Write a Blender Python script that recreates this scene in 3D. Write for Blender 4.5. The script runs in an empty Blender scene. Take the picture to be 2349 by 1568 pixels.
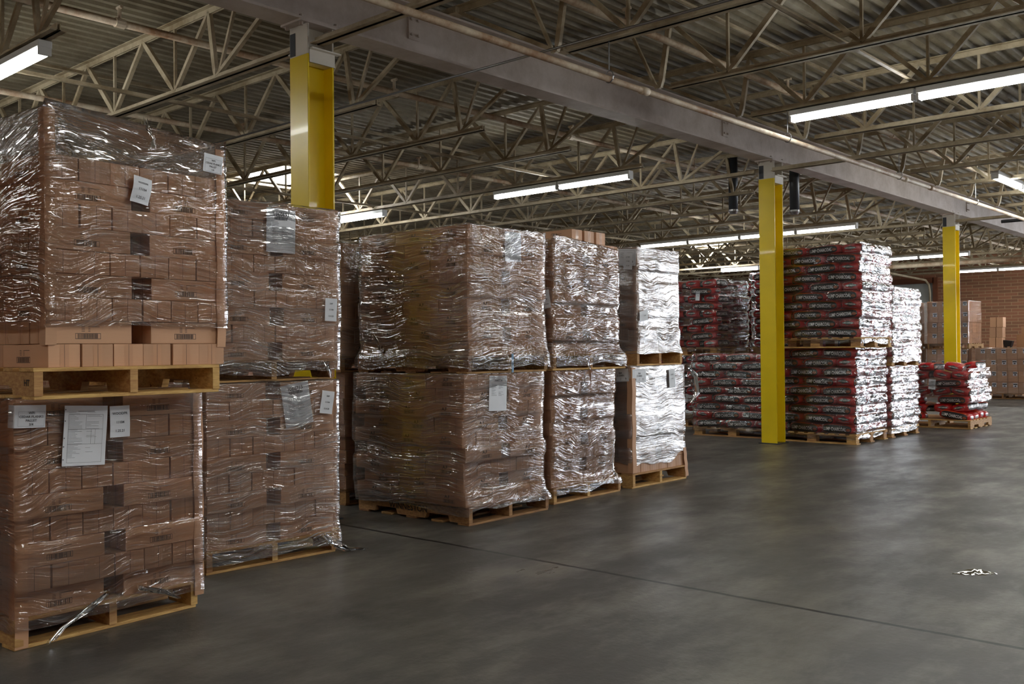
import bpy, bmesh, math, random
from mathutils import Vector, Matrix, noise
# All lengths below are in units of the camera height; H turns them into metres.
H = 1.335
D2R = math.radians
sc = bpy.context.scene
C = sc.collection
# ---------------------------------------------------------------- camera
F, W_PX = 2220.0, 2349.0
cam = bpy.data.cameras.new('camera'); cam.sensor_fit = 'HORIZONTAL'; cam.sensor_width = 36.0
cam.lens = F / W_PX * 36.0; cam.clip_start = .05; cam.clip_end = 200
co = bpy.data.objects.new('camera', cam); C.objects.link(co); sc.camera = co
yaw, pit, roll = D2R(42.02), D2R(.44), D2R(.55)
fw = Vector((-math.sin(yaw)*math.cos(pit), math.cos(yaw)*math.cos(pit), math.sin(pit)))
r0 = Vector((math.cos(yaw), math.sin(yaw), 0)); u0 = r0.cross(fw)
R_ = r0*math.cos(roll) - u0*math.sin(roll); U_ = u0*math.cos(roll) + r0*math.sin(roll)
m = Matrix((R_, U_, -fw)).transposed().to_4x4(); m.translation = Vector((0, 0, H)); co.matrix_world = m
# ---------------------------------------------------------------- world, daylight, exposure
w = bpy.data.worlds.new('world'); sc.world = w; w.use_nodes = True
w.node_tree.nodes['Background'].inputs[0].default_value = (.75, .85, 1, 1)
w.node_tree.nodes['Background'].inputs[1].default_value = .6
sc.view_settings.view_transform = 'Standard'; sc.view_settings.look = 'None'
sc.view_settings.gamma = 1; sc.view_settings.exposure = 0.4; sc.view_settings.use_curve_mapping = False
def area(name, loc, rot, sx, sy, watts, col):
    l = bpy.data.lights.new(name, 'AREA'); l.shape = 'RECTANGLE'; l.size = sx*H; l.size_y = sy*H
    l.energy = watts; l.color = col
    o = bpy.data.objects.new(name, l); C.objects.link(o)
    o.location = Vector(loc)*H; o.rotation_euler = rot
    return o
DAY = (.86, .92, 1)
# daylight through the two open dock doors round the corner, right of the frame
area('daylight_far_door', (2.0, 25.95, 1.35), (D2R(-90), 0, 0), 5.0, 2.5, 1000, DAY)
area('daylight_side_door', (5.95, 21.8, 1.35), (0, D2R(90), 0), 2.5, 5.0, 800, DAY)
TUBE = 32.0
SKY = 30.0
# ---------------------------------------------------------------- materials
def rgb(r, g, b):
    f = lambda c: ((c/255+.055)/1.055)**2.4 if c > 10 else c/255/12.92
    return (f(r), f(g), f(b), 1)
class NT:
    def __init__(s, name):
        s.m = bpy.data.materials.new(name); s.m.use_nodes = True; s.t = s.m.node_tree; s.t.nodes.clear()
        s.out = s.t.nodes.new('ShaderNodeOutputMaterial')
    def n(s, kind, ins=None, **kw):
        x = s.t.nodes.new('ShaderNode'+kind)
        for k, v in kw.items(): setattr(x, k, v)
        for k, v in (ins or {}).items():
            if isinstance(v, bpy.types.NodeSocket): s.t.links.new(v, x.inputs[k])
            elif v is not None: x.inputs[k].default_value = v
        return x
    def math(s, op, a, b=None, c=None, clamp=False):
        x = s.n('Math', {0: a, 1: b, 2: c}, operation=op); x.use_clamp = clamp
        return x.outputs[0]
    def mix(s, f, a, b):
        x = s.n('Mix', data_type='RGBA')
        for i, v in ((0, f), (6, a), (7, b)):
            if isinstance(v, bpy.types.NodeSocket): s.t.links.new(v, x.inputs[i])
            else: x.inputs[i].default_value = v
        return x.outputs[2]
    def noise(s, co, sc_, det=4, rough=.55, out=0):
        return s.n('TexNoise', {'Vector': co, 'Scale': sc_, 'Detail': det, 'Roughness': rough}).outputs[out]
    def ramp(s, f, stops):
        x = s.n('ValToRGB', {0: f}); e = x.color_ramp.elements
        while len(e) < len(stops): e.new(.5)
        for i, (p, c) in enumerate(stops):
            e[i].position = p; e[i].color = c if isinstance(c, tuple) else (c, c, c, 1)
        return x.outputs[0]
    def coord(s, w='Object'): return s.n('TexCoord').outputs[w]
    def map(s, co, scale): return s.n('Mapping', {0: co, 3: scale}).outputs[0]
    def bump(s, h, st, dist=.01, nrm=None): return s.n('Bump', {'Strength': st, 'Distance': dist, 'Height': h, 'Normal': nrm}).outputs[0]
    def pbr(s, col, rough=.6, metal=0, nrm=None, coat=0, spec=.5):
        p = s.n('BsdfPrincipled', {'Base Color': col, 'Roughness': rough, 'Metallic': metal, 'Normal': nrm, 'Coat Weight': coat, 'Specular IOR Level': spec})
        s.t.links.new(p.outputs[0], s.out.inputs[0]); return s.m
    def surf(s, sh): s.t.links.new(sh, s.out.inputs[0]); return s.m
def simple(name, col, rough=.6, metal=0, nz=.0, scale=8, bumpy=0, coat=0):
    t = NT(name); co_ = t.coord()
    f = t.noise(co_, scale)
    dark = tuple(c*(1-nz) for c in col[:3])+(1,); lite = tuple(min(1, c*(1+nz*.6)) for c in col[:3])+(1,)
    c = t.ramp(f, [(.3, dark), (.7, lite)]) if nz else col
    n_ = t.bump(f, bumpy) if bumpy else None
    return t.pbr(c, rough, metal, n_, coat)
M = {}
def mat_carton(name, base):
    t = NT(name); oi = t.n('ObjectInfo').outputs['Random']; co_ = t.coord()
    g = t.noise(t.map(co_, (3, 3, 60)), 2, 3)
    c = t.mix(t.math('MULTIPLY', g, .35), base, tuple(x*.75 for x in base[:3])+(1,))
    hsv = t.n('HueSaturation', {'Color': c, 'Value': t.math('MULTIPLY_ADD', oi, .22, .88), 'Saturation': 1.0})
    return t.pbr(hsv.outputs[0], .62, 0, t.bump(t.noise(co_, 9, 2), .15, .01))
M['carton'] = mat_carton('kraft_cardboard', rgb(208, 161, 124))
M['print'] = simple('black_print', rgb(38, 34, 34), .6)
M['tape'] = simple('packing_tape', rgb(203, 156, 121), .3, coat=.2)
M['paper'] = simple('white_paper', rgb(226, 229, 234), .55, nz=.03)
M['ink'] = simple('paper_ink', rgb(58, 58, 62), .6)
M['blue'] = simple('blue_strap', rgb(110, 150, 182), .5)
def mat_wood(name, a, b):
    t = NT(name); oi = t.n('ObjectInfo').outputs['Random']; co_ = t.coord('Generated')
    g = t.noise(t.map(t.coord(), (9, 2.2, 22)), 3, 6, .65)
    k = t.noise(t.coord(), 16, 3)
    c = t.ramp(g, [(.3, b), (.62, a)])
    c = t.mix(t.math('GREATER_THAN', k, .74), c, tuple(x*.45 for x in b[:3])+(1,))
    hsv = t.n('HueSaturation', {'Color': c, 'Value': t.math('MULTIPLY_ADD', oi, .4, .75), 'Hue': t.math('MULTIPLY_ADD', oi, .02, .49)})
    return t.pbr(hsv.outputs[0], .75, 0, t.bump(g, .3, .004))
M['wood'] = mat_wood('pine_wood', rgb(214, 172, 108), rgb(168, 116, 66))
M['wood_old'] = mat_wood('weathered_wood', rgb(176, 132, 82), rgb(116, 80, 52))
def mat_film(name, haze, gloss, rough, streak=1.0, crinkle=0.0, base=.02, crease_glint=.60):
    """clear plastic film: mostly flat, with sparse raised creases that catch the lamps"""
    t = NT(name); uv = t.coord('UV')
    wob = t.n('TexNoise', {'Vector': uv, 'Scale': 1.1, 'Detail': 2}).outputs[0]
    sep = t.n('SeparateXYZ', {0: uv})
    z2 = t.math('MULTIPLY_ADD', t.math('SUBTRACT', wob, .5), .4, sep.outputs[1])
    v = t.n('CombineXYZ', {0: sep.outputs[0], 1: z2}).outputs[0]
    nz = lambda sc_, det=2, src=v: t.noise(t.map(src, sc_), 1.0, det, .55)
    patch = t.ramp(nz((1.3, 3.2, 1), 3, uv), [(.38, .25), (.6, 1.0)])      # some areas are creased, some are drawn tight
    ra = t.ramp(nz((1.9, 26, 1)), [(.50, 0.0), (.72, 1.0)])
    rb = t.ramp(nz((3.6, 62, 1), 1), [(.50, 0.0), (.72, 1.0)])
    rc = t.ramp(nz((16, 150, 1), 1), [(.55, 0.0), (.75, 1.0)])
    h = t.math('MULTIPLY', t.math('ADD', t.math('MULTIPLY', ra, .0062*streak), t.math('ADD', t.math('MULTIPLY', rb, .0036*streak), t.math('MULTIPLY', rc, .0013*streak))), patch)
    h = t.math('ADD', h, t.math('MULTIPLY', nz((3, 4, 1), 2, uv), .006))
    if crinkle:
        k1 = nz((3.5, 8, 1), 2, uv); k2 = nz((14, 26, 1), 2, uv)
        h = t.math('ADD', h, t.math('ADD', t.math('MULTIPLY', k1, .045*crinkle), t.math('MULTIPLY', k2, .006*crinkle)))
    nrm = t.bump(h, 1.0, 1.0)
    cloud = t.ramp(nz((1.2, 9, 1), 4), [(.42, 0.0), (.72, 1.0)])
    # creases: narrow milky folds of layered film; their whiteness also paints in lamp streaks
    cr = t.math('MULTIPLY', t.ramp(nz((2.8, 95, 1), 2), [(crease_glint, 0.0), (crease_glint+.1, 1.0)]), patch)
    fr = t.n('Fresnel', {'IOR': 1.5, 'Normal': nrm}).outputs[0]
    fg = t.math('ADD', t.math('MULTIPLY', fr, 1.4), t.math('ADD', t.math('MULTIPLY_ADD', cloud, gloss, base), t.math('MULTIPLY', cr, .16*streak)), clamp=True)
    fh = t.math('ADD', t.math('MULTIPLY_ADD', cloud, haze, haze*.3), t.math('MULTIPLY', cr, .34*streak), clamp=True)
    tr = t.n('BsdfTransparent', {0: (.95, .955, .96, 1)}).outputs[0]
    df = t.n('BsdfDiffuse', {0: (.78, .79, .82, 1), 'Normal': nrm}).outputs[0]
    tl = t.n('BsdfTranslucent', {0: (.8, .8, .82, 1)}).outputs[0]
    dd = t.n('MixShader', {0: .4, 1: df, 2: tl}).outputs[0]
    gl = t.n('BsdfGlossy', {0: (1, 1, 1, 1), 'Roughness': rough, 'Normal': nrm}).outputs[0]
    m1 = t.n('MixShader', {0: fh, 1: tr, 2: dd}).outputs[0]
    return t.surf(t.n('MixShader', {0: fg, 1: m1, 2: gl}).outputs[0])
M['film'] = mat_film('clear_stretch_film', .03, .08, .055)
M['film_mid'] = mat_film('cloudy_stretch_film', .075, .15, .06, 1.2, base=.04, crease_glint=.53)
M['film_heavy'] = mat_film('thick_stretch_film', .34, .3, .26, 1.0, base=.16)
M['film_grey'] = mat_film('slack_stretch_film', .25, .16, .2, 1.3)
M['film_bag'] = mat_film('crinkled_bag_wrap', .02, .10, .10, .7, .8)
M['film_bag_heavy'] = mat_film('crinkled_thick_wrap', .30, .25, .2, 1.0, 1.0, base=.1)
# structure materials
def mat_floor():
    t = NT('worn_concrete'); co_ = t.n('NewGeometry').outputs['Position']
    big = t.noise(co_, .55, 6, .6); mid = t.noise(t.map(co_, (1, .45, 1)), 2.2, 8, .65); fine = t.noise(co_, 26, 5, .7)
    c = t.ramp(big, [(.3, rgb(64, 61, 58)), (.5, rgb(88, 85, 80)), (.68, rgb(114, 109, 101))])
    c = t.mix(t.ramp(mid, [(.46, 0.0), (.66, .85)]), c, rgb(132, 128, 118))
    c = t.mix(t.ramp(t.noise(co_, 1.1, 5, .7), [(.52, 0.0), (.7, .8)]), c, rgb(58, 57, 56))
    c = t.mix(t.math('MULTIPLY', fine, .25), c, rgb(60, 59, 57))
    sx = t.n('SeparateXYZ', {0: co_}); wob = t.math('MULTIPLY_ADD', t.noise(co_, 3, 3), .03, -.015)
    def line(axis, pos, wd):
        d = t.math('ABSOLUTE', t.math('SUBTRACT', t.math('ADD', axis, wob), pos)); return t.math('LESS_THAN', d, wd)
    ln = line(sx.outputs[1], 3.49*H, .016)
    ln = t.math('MAXIMUM', ln, line(sx.outputs[0], -4.725*H, .009))
    ln = t.math('MAXIMUM', ln, line(sx.outputs[1], 9.2*H, .009))
    c = t.mix(ln, c, rgb(24, 23, 22))
    rg = t.ramp(mid, [(.3, .5), (.7, .27)])
    hgt = t.math('SUBTRACT', t.math('ADD', fine, t.math('MULTIPLY', mid, .6)), t.math('MULTIPLY', ln, 2.0))
    return t.pbr(c, rg, 0, t.bump(hgt, .22, .012), 0, .5)
M['floor'] = mat_floor()
def mat_brick():
    t = NT('reddish_brick'); p = t.n('NewGeometry').outputs['Position']; s_ = t.n('SeparateXYZ', {0: p})
    v = t.n('CombineXYZ', {0: t.math('ADD', s_.outputs[0], s_.outputs[1]), 1: s_.outputs[2]}).outputs[0]
    b = t.n('TexBrick', {'Vector': v, 'Color1': rgb(148, 98, 72), 'Color2': rgb(116, 84, 62), 'Mortar': rgb(168, 138, 104), 'Scale': 1.0, 'Mortar Size': .008, 'Brick Width': .4, 'Row Height': .105, 'Bias': -.3})
    return t.pbr(b.outputs[0], .85, 0, t.bump(b.outputs[1], -.4, .01))
M['brick'] = mat_brick()
def mat_steel(name, col, dirt):
    t = NT(name); g = t.n('NewGeometry').outputs['Position']
    f = t.noise(t.map(g, (1, 1, 1)), 2.5, 6, .7)
    c = t.ramp(f, [(.35, dirt), (.6, col)])
    return t.pbr(c, .6, 0, t.bump(t.noise(g, 30, 3), .12, .004))
M['joist'] = mat_steel('cream_painted_steel', rgb(190, 176, 148), rgb(140, 122, 92))
M['girder'] = mat_steel('off_white_girder_paint', rgb(204, 192, 184), rgb(180, 166, 154))
M['deck'] = mat_steel('painted_roof_deck', rgb(152, 142, 120), rgb(122, 110, 88))
M['pipe'] = mat_steel('painted_pipe', rgb(214, 200, 176), rgb(150, 112, 80))
M['yellow'] = simple('safety_yellow_paint', rgb(238, 206, 18), .34, nz=.06, scale=3, bumpy=.12, coat=.12)
M['white'] = simple('white_paint', rgb(214, 208, 196), .4, nz=.05)
M['dark'] = simple('dark_plate', rgb(52, 56, 62), .4)
M['black'] = simple('black_rubber', rgb(28, 28, 30), .5, nz=.1)
M['metal'] = simple('galvanised_steel', rgb(150, 150, 150), .35, .9)
M['housing'] = simple('white_enamel', rgb(206, 206, 204), .35)
M['door'] = simple('roll_up_door_paint', rgb(186, 190, 186), .45, nz=.05)
M['jamb'] = simple('brown_steel_jamb', rgb(112, 62, 34), .5, nz=.15)
def emit(name, col, s):
    t = NT(name); return t.surf(t.n('Emission', {0: col, 1: s}).outputs[0])
M['tube'] = emit('lit_fluorescent_tube', (.98, 1, .97, 1), TUBE)
M['sky'] = emit('daylit_skylight_pane', (.93, .96, 1, 1), SKY)
def mat_bag():
    t = NT('red_charcoal_bag_film'); co_ = t.coord(); s_ = t.n('SeparateXYZ', {0: co_})
    x, y, z = [t.math('ABSOLUTE', s_.outputs[i]) for i in range(3)]
    side = t.math('GREATER_THAN', x, .08*H)
    pw = lambda v, k, e: t.math('POWER', t.math('DIVIDE', v, k*H), e)
    pan = t.math('LESS_THAN', t.math('ADD', pw(y, .150, 4), pw(t.math('ABSOLUTE', t.math('ADD', s_.outputs[2], .003*H)), .040, 3)), 1.0)
    pan = t.math('MULTIPLY', pan, side)
    en = t.math('GREATER_THAN', y, .16*H)
    dia = t.math('LESS_THAN', t.math('ADD', t.math('DIVIDE', x, .068*H), t.math('DIVIDE', t.math('ABSOLUTE', t.math('SUBTRACT', s_.outputs[2], .004*H)), .024*H)), 1.0)
    dia = t.math('MULTIPLY', dia, en)
    line = t.math('MULTIPLY', t.math('MULTIPLY', t.math('LESS_THAN', t.math('ABSOLUTE', t.math('ADD', s_.outputs[2], .026*H)), .0014*H), en), t.math('LESS_THAN', x, .06*H))
    red = t.mix(t.noise(co_, 7, 3), rgb(176, 26, 34), rgb(214, 44, 44))
    topf = t.math('MULTIPLY', t.math('GREATER_THAN', s_.outputs[2], .024*H), side)
    c = t.mix(t.math('MULTIPLY', topf, .6), red, rgb(196, 84, 34))
    c = t.mix(pan, c, rgb(30, 29, 30))
    em = t.math('MULTIPLY', pan, t.math('LESS_THAN', t.math('ADD', pw(t.math('ABSOLUTE', t.math('SUBTRACT', s_.outputs[1], .118*H)), .022, 2), pw(t.math('ABSOLUTE', t.math('ADD', s_.outputs[2], .008*H)), .014, 2)), 1.0))
    c = t.mix(t.math('MULTIPLY', em, t.noise(co_, 60, 2)), c, rgb(214, 110, 46))
    c = t.mix(dia, c, rgb(70, 62, 60)); c = t.mix(line, c, rgb(210, 200, 196))
    wr = t.noise(t.map(co_, (1, 1, 1.6)), 16, 4, .6)
    return t.pbr(c, .3, 0, t.bump(wr, .55, .012), .3)
M['bag'] = mat_bag()
M['bagtext'] = simple('bag_lettering', rgb(238, 234, 230), .4)
# ---------------------------------------------------------------- mesh helpers
class MB:
    def __init__(s): s.v = []; s.f = []; s.mi = []; s.uv = {}
    def add(s, vs, fs, mi=0, T=None):
        o = len(s.v); s.v += [tuple(T @ Vector(v)) if T else tuple(v) for v in vs]
        s.f += [tuple(o+i for i in f) for f in fs]; s.mi += [mi]*len(fs)
    def box(s, a, b, mi=0, T=None, ch=0):
        (x0, y0, z0), (x1, y1, z1) = a, b
        if ch:
            bm = bmesh.new(); bmesh.ops.create_cube(bm, size=1)
            for v in bm.verts: v.co = Vector(((x0+x1)/2+v.co.x*(x1-x0), (y0+y1)/2+v.co.y*(y1-y0), (z0+z1)/2+v.co.z*(z1-z0)))
            bmesh.ops.bevel(bm, geom=bm.edges[:], offset=ch, segments=1, affect='EDGES')
            bm.verts.index_update()
            s.add([v.co.copy() for v in bm.verts], [[v.index for v in f.verts] for f in bm.faces], mi, T); bm.free(); return
        v = [(x0, y0, z0), (x1, y0, z0), (x1, y1, z0), (x0, y1, z0), (x0, y0, z1), (x1, y0, z1), (x1, y1, z1), (x0, y1, z1)]
        s.add(v, [(0, 3, 2, 1), (4, 5, 6, 7), (0, 1, 5, 4), (1, 2, 6, 5), (2, 3, 7, 6), (3, 0, 4, 7)], mi, T)
    def bar(s, p, q, w0, w1, up=(0, 1, 0), mid=None, mi=0):
        p, q = Vector(p), Vector(q); d = (q-p).normalized(); a = d.cross(Vector(up)).normalized(); b = Vector(up)
        st = [(0, w0), (1, w0)] if mid is None else [(0, w0*mid), (.12, w0), (.88, w0), (1, w0*mid)]
        vs = []
        for t_, ww in st:
            c = p.lerp(q, t_)
            for i, j in ((-1, -1), (1, -1), (1, 1), (-1, 1)): vs.append(c+a*i*ww/2+b*j*w1/2)
        fs = []
        for k in range(len(st)-1):
            for i in range(4): fs.append((k*4+i, k*4+(i+1) % 4, k*4+4+(i+1) % 4, k*4+4+i))
        fs += [(3, 2, 1, 0), tuple(len(vs)-4+i for i in range(4))]
        s.add(vs, fs, mi)
    def tube(s, pts, r, n=10, mi=0):
        pts = [Vector(p) for p in pts]; vs = []
        for k, p in enumerate(pts):
            d = (pts[min(k+1, len(pts)-1)]-pts[max(k-1, 0)]).normalized()
            a = d.orthogonal().normalized() if k == 0 else (a - d*a.dot(d)).normalized()
            b = d.cross(a); rr = r[k] if isinstance(r, (list, tuple)) else r
            vs += [p+a*rr*math.cos(2*math.pi*i/n)+b*rr*math.sin(2*math.pi*i/n) for i in range(n)]
        fs = [(k*n+i, k*n+(i+1) % n, (k+1)*n+(i+1) % n, (k+1)*n+i) for k in range(len(pts)-1) for i in range(n)]
        fs += [tuple(range(n))[::-1], tuple((len(pts)-1)*n+i for i in range(n))]
        s.add(vs, fs, mi)
    def mesh(s, name, mats, smooth=False):
        me = bpy.data.meshes.new(name)
        me.from_pydata([(v[0]*H, v[1]*H, v[2]*H) for v in s.v], [], s.f)
        for m_ in (mats if isinstance(mats, (list, tuple)) else [mats]): me.materials.append(M[m_])
        for p, i in zip(me.polygons, s.mi): p.material_index = i; p.use_smooth = smooth
        me.update(); return me
    def build(s, name, mats, parent=None, smooth=False, loc=None, rz=0):
        return mk(name, s.mesh(name, mats, smooth), parent, loc, rz)
def mk(name, data, parent=None, loc=None, rz=0, rx=0, ry=0):
    o = bpy.data.objects.new(name, data); C.objects.link(o)
    if parent: o.parent = parent
    if loc: o.location = Vector(loc)*H
    o.rotation_euler = (rx, ry, rz); return o
def tag(o, label=None, cat=None, group=None, kind=None):
    if label:
        if not 4 <= len(label.split()) <= 16: print('LABEL', len(label.split()), label)
        o['label'] = label
    if cat: o['category'] = cat
    if group: o['group'] = group
    if kind: o['kind'] = kind
    return o
def copy_tree(o, parent=None):
    c = o.copy(); C.objects.link(c)
    if parent: c.parent = parent
    for ch in o.children: copy_tree(ch, c)
    return c
_tc = {}
def text2d(s_, bold=0.0):
    k = (s_, bold)
    if k not in _tc:
        cu = bpy.data.curves.new('t', 'FONT'); cu.body = s_; cu.size = 1; cu.align_x = 'CENTER'; cu.align_y = 'CENTER'
        cu.offset = bold; cu.resolution_u = 2
        o = bpy.data.objects.new('t', cu); C.objects.link(o)
        dg = bpy.context.evaluated_depsgraph_get(); me = o.evaluated_get(dg).to_mesh()
        vs = [(v.co.x, v.co.y) for v in me.vertices]; fs = [tuple(p.vertices) for p in me.polygons]
        o.to_mesh_clear() if hasattr(o, 'to_mesh_clear') else None
        C.objects.unlink(o); bpy.data.objects.remove(o); bpy.data.curves.remove(cu)
        _tc[k] = (vs, fs)
    return _tc[k]
ORD = ['first', 'second', 'third', 'fourth', 'fifth', 'sixth', 'seventh', 'eighth', 'ninth', 'tenth', 'eleventh', 'twelfth']
NUM = ['one', 'two', 'three', 'four', 'five', 'six', 'seven', 'eight', 'nine', 'ten', 'eleven', 'twelve']
rnd = random.Random(7)
# ================================================================ STRUCTURE
XL, XR, YN, YF, ZD = -19.3, 6.0, -3.0, 26.0, 3.33
b = MB(); b.box((XL-.2, YN-.2, -.2), (XR+.2, YF+.2, 0)); tag(b.build('floor', 'floor'), 'dark grey worn concrete slab floor with joints', kind='structure')
def ceiling():
    b = MB(); p = .114; n = int((XR-XL)/p)+2; z0, z1 = ZD, ZD+.034; prof = []
    for i in range(n):
        x = XL+i*p; prof += [(x, z0), (x+p*.38, z0), (x+p*.5, z1), (x+p*.88, z1)]
    vs = []
    for x, z in prof: vs += [(x, YN-.2, z), (x, YF+.2, z)]
    fs = [(2*i, 2*i+2, 2*i+3, 2*i+1) for i in range(len(prof)-1)]
    b.add(vs, fs); b.box((XL-.2, YN-.2, z1+.02), (XR+.4, YF+.2, z1+.1))
    tag(b.build('ceiling', 'deck'), 'cream painted corrugated steel roof deck above the joists', kind='structure')
ceiling()
def wall(name, boxes, label):
    b = MB()
    for q in boxes: b.box(*q)
    tag(b.build(name, 'brick'), label, kind='structure')
ZT = 3.5
wall('wall_left', [((XL-.2, YN, 0), (XL, YF, ZT))], 'reddish brick wall at the far left end')
wall('wall_near', [((XL, YN-.2, 0), (XR, YN, ZT))], 'reddish brick wall behind the camera')
# far wall: roll-up door opening, and an open dock door to the right of the frame
DX0, DX1, DZ = -11.2, -8.66, 2.62
wall('wall_far', [((XL, YF, 0), (DX0, YF+.2, ZT)), ((DX0, YF, DZ), (DX1, YF+.2, ZT)), ((DX1, YF, 0), (-.5, YF+.2, ZT)), ((-.5, YF, 2.6), (4.5, YF+.2, ZT)), ((4.5, YF, 0), (XR, YF+.2, ZT)), ], 'reddish brown brick wall at the far end of the warehouse')
wall('wall_right', [((XR, YN, 0), (XR+.2, 19.3, ZT)), ((XR, 19.3, 2.6), (XR+.2, 24.3, ZT)), ((XR, 24.3, 0), (XR+.2, YF, ZT))], 'reddish brick wall with an open dock door')
def rollup():
    b = MB(); n = 14; hh = DZ/n
    for i in range(n):
        z = i*hh
        b.box((DX0, YF+.06, z+.006), (DX1, YF+.08, z+hh-.012)); b.box((DX0, YF+.066, z+hh-.012), (DX1, YF+.08, z+hh+.006))
    d = tag(b.build('door_1', 'door'), 'grey sectional roll-up dock door in the far brick wall', kind='structure')
    b = MB(); b.box((DX1-.02, YF-.05, 0), (DX1+.1, YF+.02, DZ+.14)); b.box((DX0-.1, YF-.05, 0), (DX0+.02, YF+.02, DZ+.14)); b.box((DX0, YF-.05, DZ), (DX1, YF+.02, DZ+.14))
    b.build('door_frame', 'jamb', d)
    for k, x in enumerate((DX0+.04, DX1-.08)):
        b = MB(); b.tube([(x, YF-.08, 0), (x, YF-.08, DZ-.25), (x, YF-.16, DZ-.05), (x, YF-.4, DZ+.06), (x, YF-3.0, DZ+.12)], .028, 6)
        b.build('door_track', 'joist', d)
rollup()
# girder
def girder():
    b = MB(); x = -4.73; y0, y1 = YN, YF
    b.box((x-.09, y0, 2.93), (x+.09, y1, 2.945)); b.box((x-.09, y0, 3.235), (x+.09, y1, 3.25)); b.box((x-.006, y0, 2.945), (x+.006, y1, 3.235))
    g = b.build('roof_girder', 'girder'); tag(g, 'long off-white steel I-beam girder carried on the yellow columns', 'beam')
    for y in (4.3, 8.35, 15.7, 21.4):
        for s_ in (1, -1):
            b = MB(); b.box((x+s_*.006-.012, y-.05, 3.04), (x+s_*.006+.012, y+.05, 3.2), ch=.002)
            for yy in (-.03, .03):
                for zz in (3.07, 3.17): b.tube([(x+s_*.01, y+yy, zz), (x+s_*.032, y+yy, zz)], .009, 6)
            b.build('splice_plate', 'girder', g)
girder()
b = MB(); x = 3.47
b.box((x-.09, YN, 2.93), (x+.09, YF, 2.945)); b.box((x-.09, YN, 3.235), (x+.09, YF, 3.25)); b.box((x-.006, YN, 2.945), (x+.006, YF, 3.235))
tag(b.build('roof_girder', 'girder'), 'off-white steel girder over the right bay outside the photo', 'beam')
def column(y, label, x=-4.73):
    e = tag(mk('steel_column', None, loc=(x, y, 0)), label, 'column')
    hx, hy, tk = .088, .095, .012
    def prof(z0, z1, mat, name):
        b = MB(); b.box((-hx, -hy, z0), (hx, -hy+tk, z1), ch=.002); b.box((-hx, hy-tk, z0), (hx, hy, z1), ch=.002); b.box((-.006, -hy+tk, z0), (.006, hy-tk, z1))
        return b.build(name, mat, e)
    prof(.008, 2.74, 'yellow', 'shaft'); prof(2.74, 2.918, 'white', 'shaft_head')
    b = MB(); b.box((-.11, -.12, 0), (.11, .12, .009)); b.build('base_plate', 'dark', e)
    b = MB(); b.box((-.1, -.15, 2.918), (.1, .15, 2.93)); b.build('cap_plate', 'girder', e)
    for sx in (-1, 1):
        for sy in (-1, 1):
            b = MB(); b.tube([(sx*.07, sy*.125, 2.9), (sx*.07, sy*.125, 2.962)], .012, 6); b.build('bolt', 'girder', e)
    b = MB(); b.box((-hx+.008, -hy-.003, 2.745), (-.03, -hy, 2.88)); b.build('number_plate', 'dark', e)
    for sx in (-1, 1):
        b = MB(); b.box((sx*.055-.035, -hy+tk, 2.69), (sx*.055+.035, hy+.01, 2.7)); b.box((sx*.088-.004, -hy+tk, 2.69), (sx*.088+.004, hy+.005, 2.77)); b.box((sx*.1-.02, -hy+tk, 2.765), (sx*.1+.02, hy+.03, 2.773))
        b.build('joist_seat', 'white', e)
    return e
column(3.49, 'thick yellow steel column nearest the camera, rising behind the second pallet stack')
column(9.3, 'yellow steel column standing in front of the red charcoal bag pallets')
column(14.95, 'yellow steel column furthest right, behind the messy charcoal pallet')
column(20.65, 'yellow steel column far back hidden behind the bag stacks')
# joists
JY = [3.45+1.14*k for k in range(-4, 20)]
def joist(y, side, label, split):
    e = tag(mk('roof_joist', None, loc=(-4.73, y, 2.8)), label, 'roof truss', 'left bay roof joists' if side < 0 else 'right bay roof joists')
    s = side; L = 14.5 if s < 0 else 8.15
    kk = round((y-3.45)/1.14); atcol = kk % 5 == 0
    def chord(x0, x1, z, up):
        b = MB(); zz = z
        for q in (-1, 1):
            b.box((min(s*x0, s*x1), min(q*.006, q*.045), zz), (max(s*x0, s*x1), max(q*.006, q*.045), zz+.006))
            b.box((min(s*x0, s*x1), min(q*.006, q*.012), zz if up else zz-.036), (max(s*x0, s*x1), max(q*.006, q*.012), zz+.04 if up else zz+.006))
        return b
    chord(.0, L, .49, False).build('top_chord', 'joist', e)
    chord(.1 if atcol else (.72 if s < 0 else 1.08), L-.7, -.005, True).build('bottom_chord', 'joist', e)
    b = MB(); b.box((min(0, s*.16), -.05, .45), (max(0, s*.16), .05, .49)); b.build('bearing_seat', 'joist', e)
    T = lambda n: 1.07+.9*n
    B = lambda n: .99 if n == 0 else 1.52+.9*(n-1)
    N = int((L-2.2)/.9)
    web = MB() if not split else None
    def mem(name, x0, z0, x1, z1, w0, w1, mid):
        b = web or MB(); b.bar((s*x0, 0, z0), (s*x1, 0, z1), w0, w1, mid=mid)
        if not web: b.build(name, 'joist', e)
    mem('web_diagonal', .15, .46, B(0), .02, .026, .026, .6)
    mem('web_vertical', B(0)-.25, .47, B(0)-.03, .02, .02, .02, None)
    for n in range(N+1):
        mem('web_diagonal', T(n), .47, B(n), .02, .036, .028, .45)
        mem('web_diagonal', T(n), .47, B(n+1), .02, .028, .028, .55)
        mem('web_vertical', B(n+1), .02, B(n+1), .48, .018, .018, None)
    if web: web.build('web_bars', 'joist', e)
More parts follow.
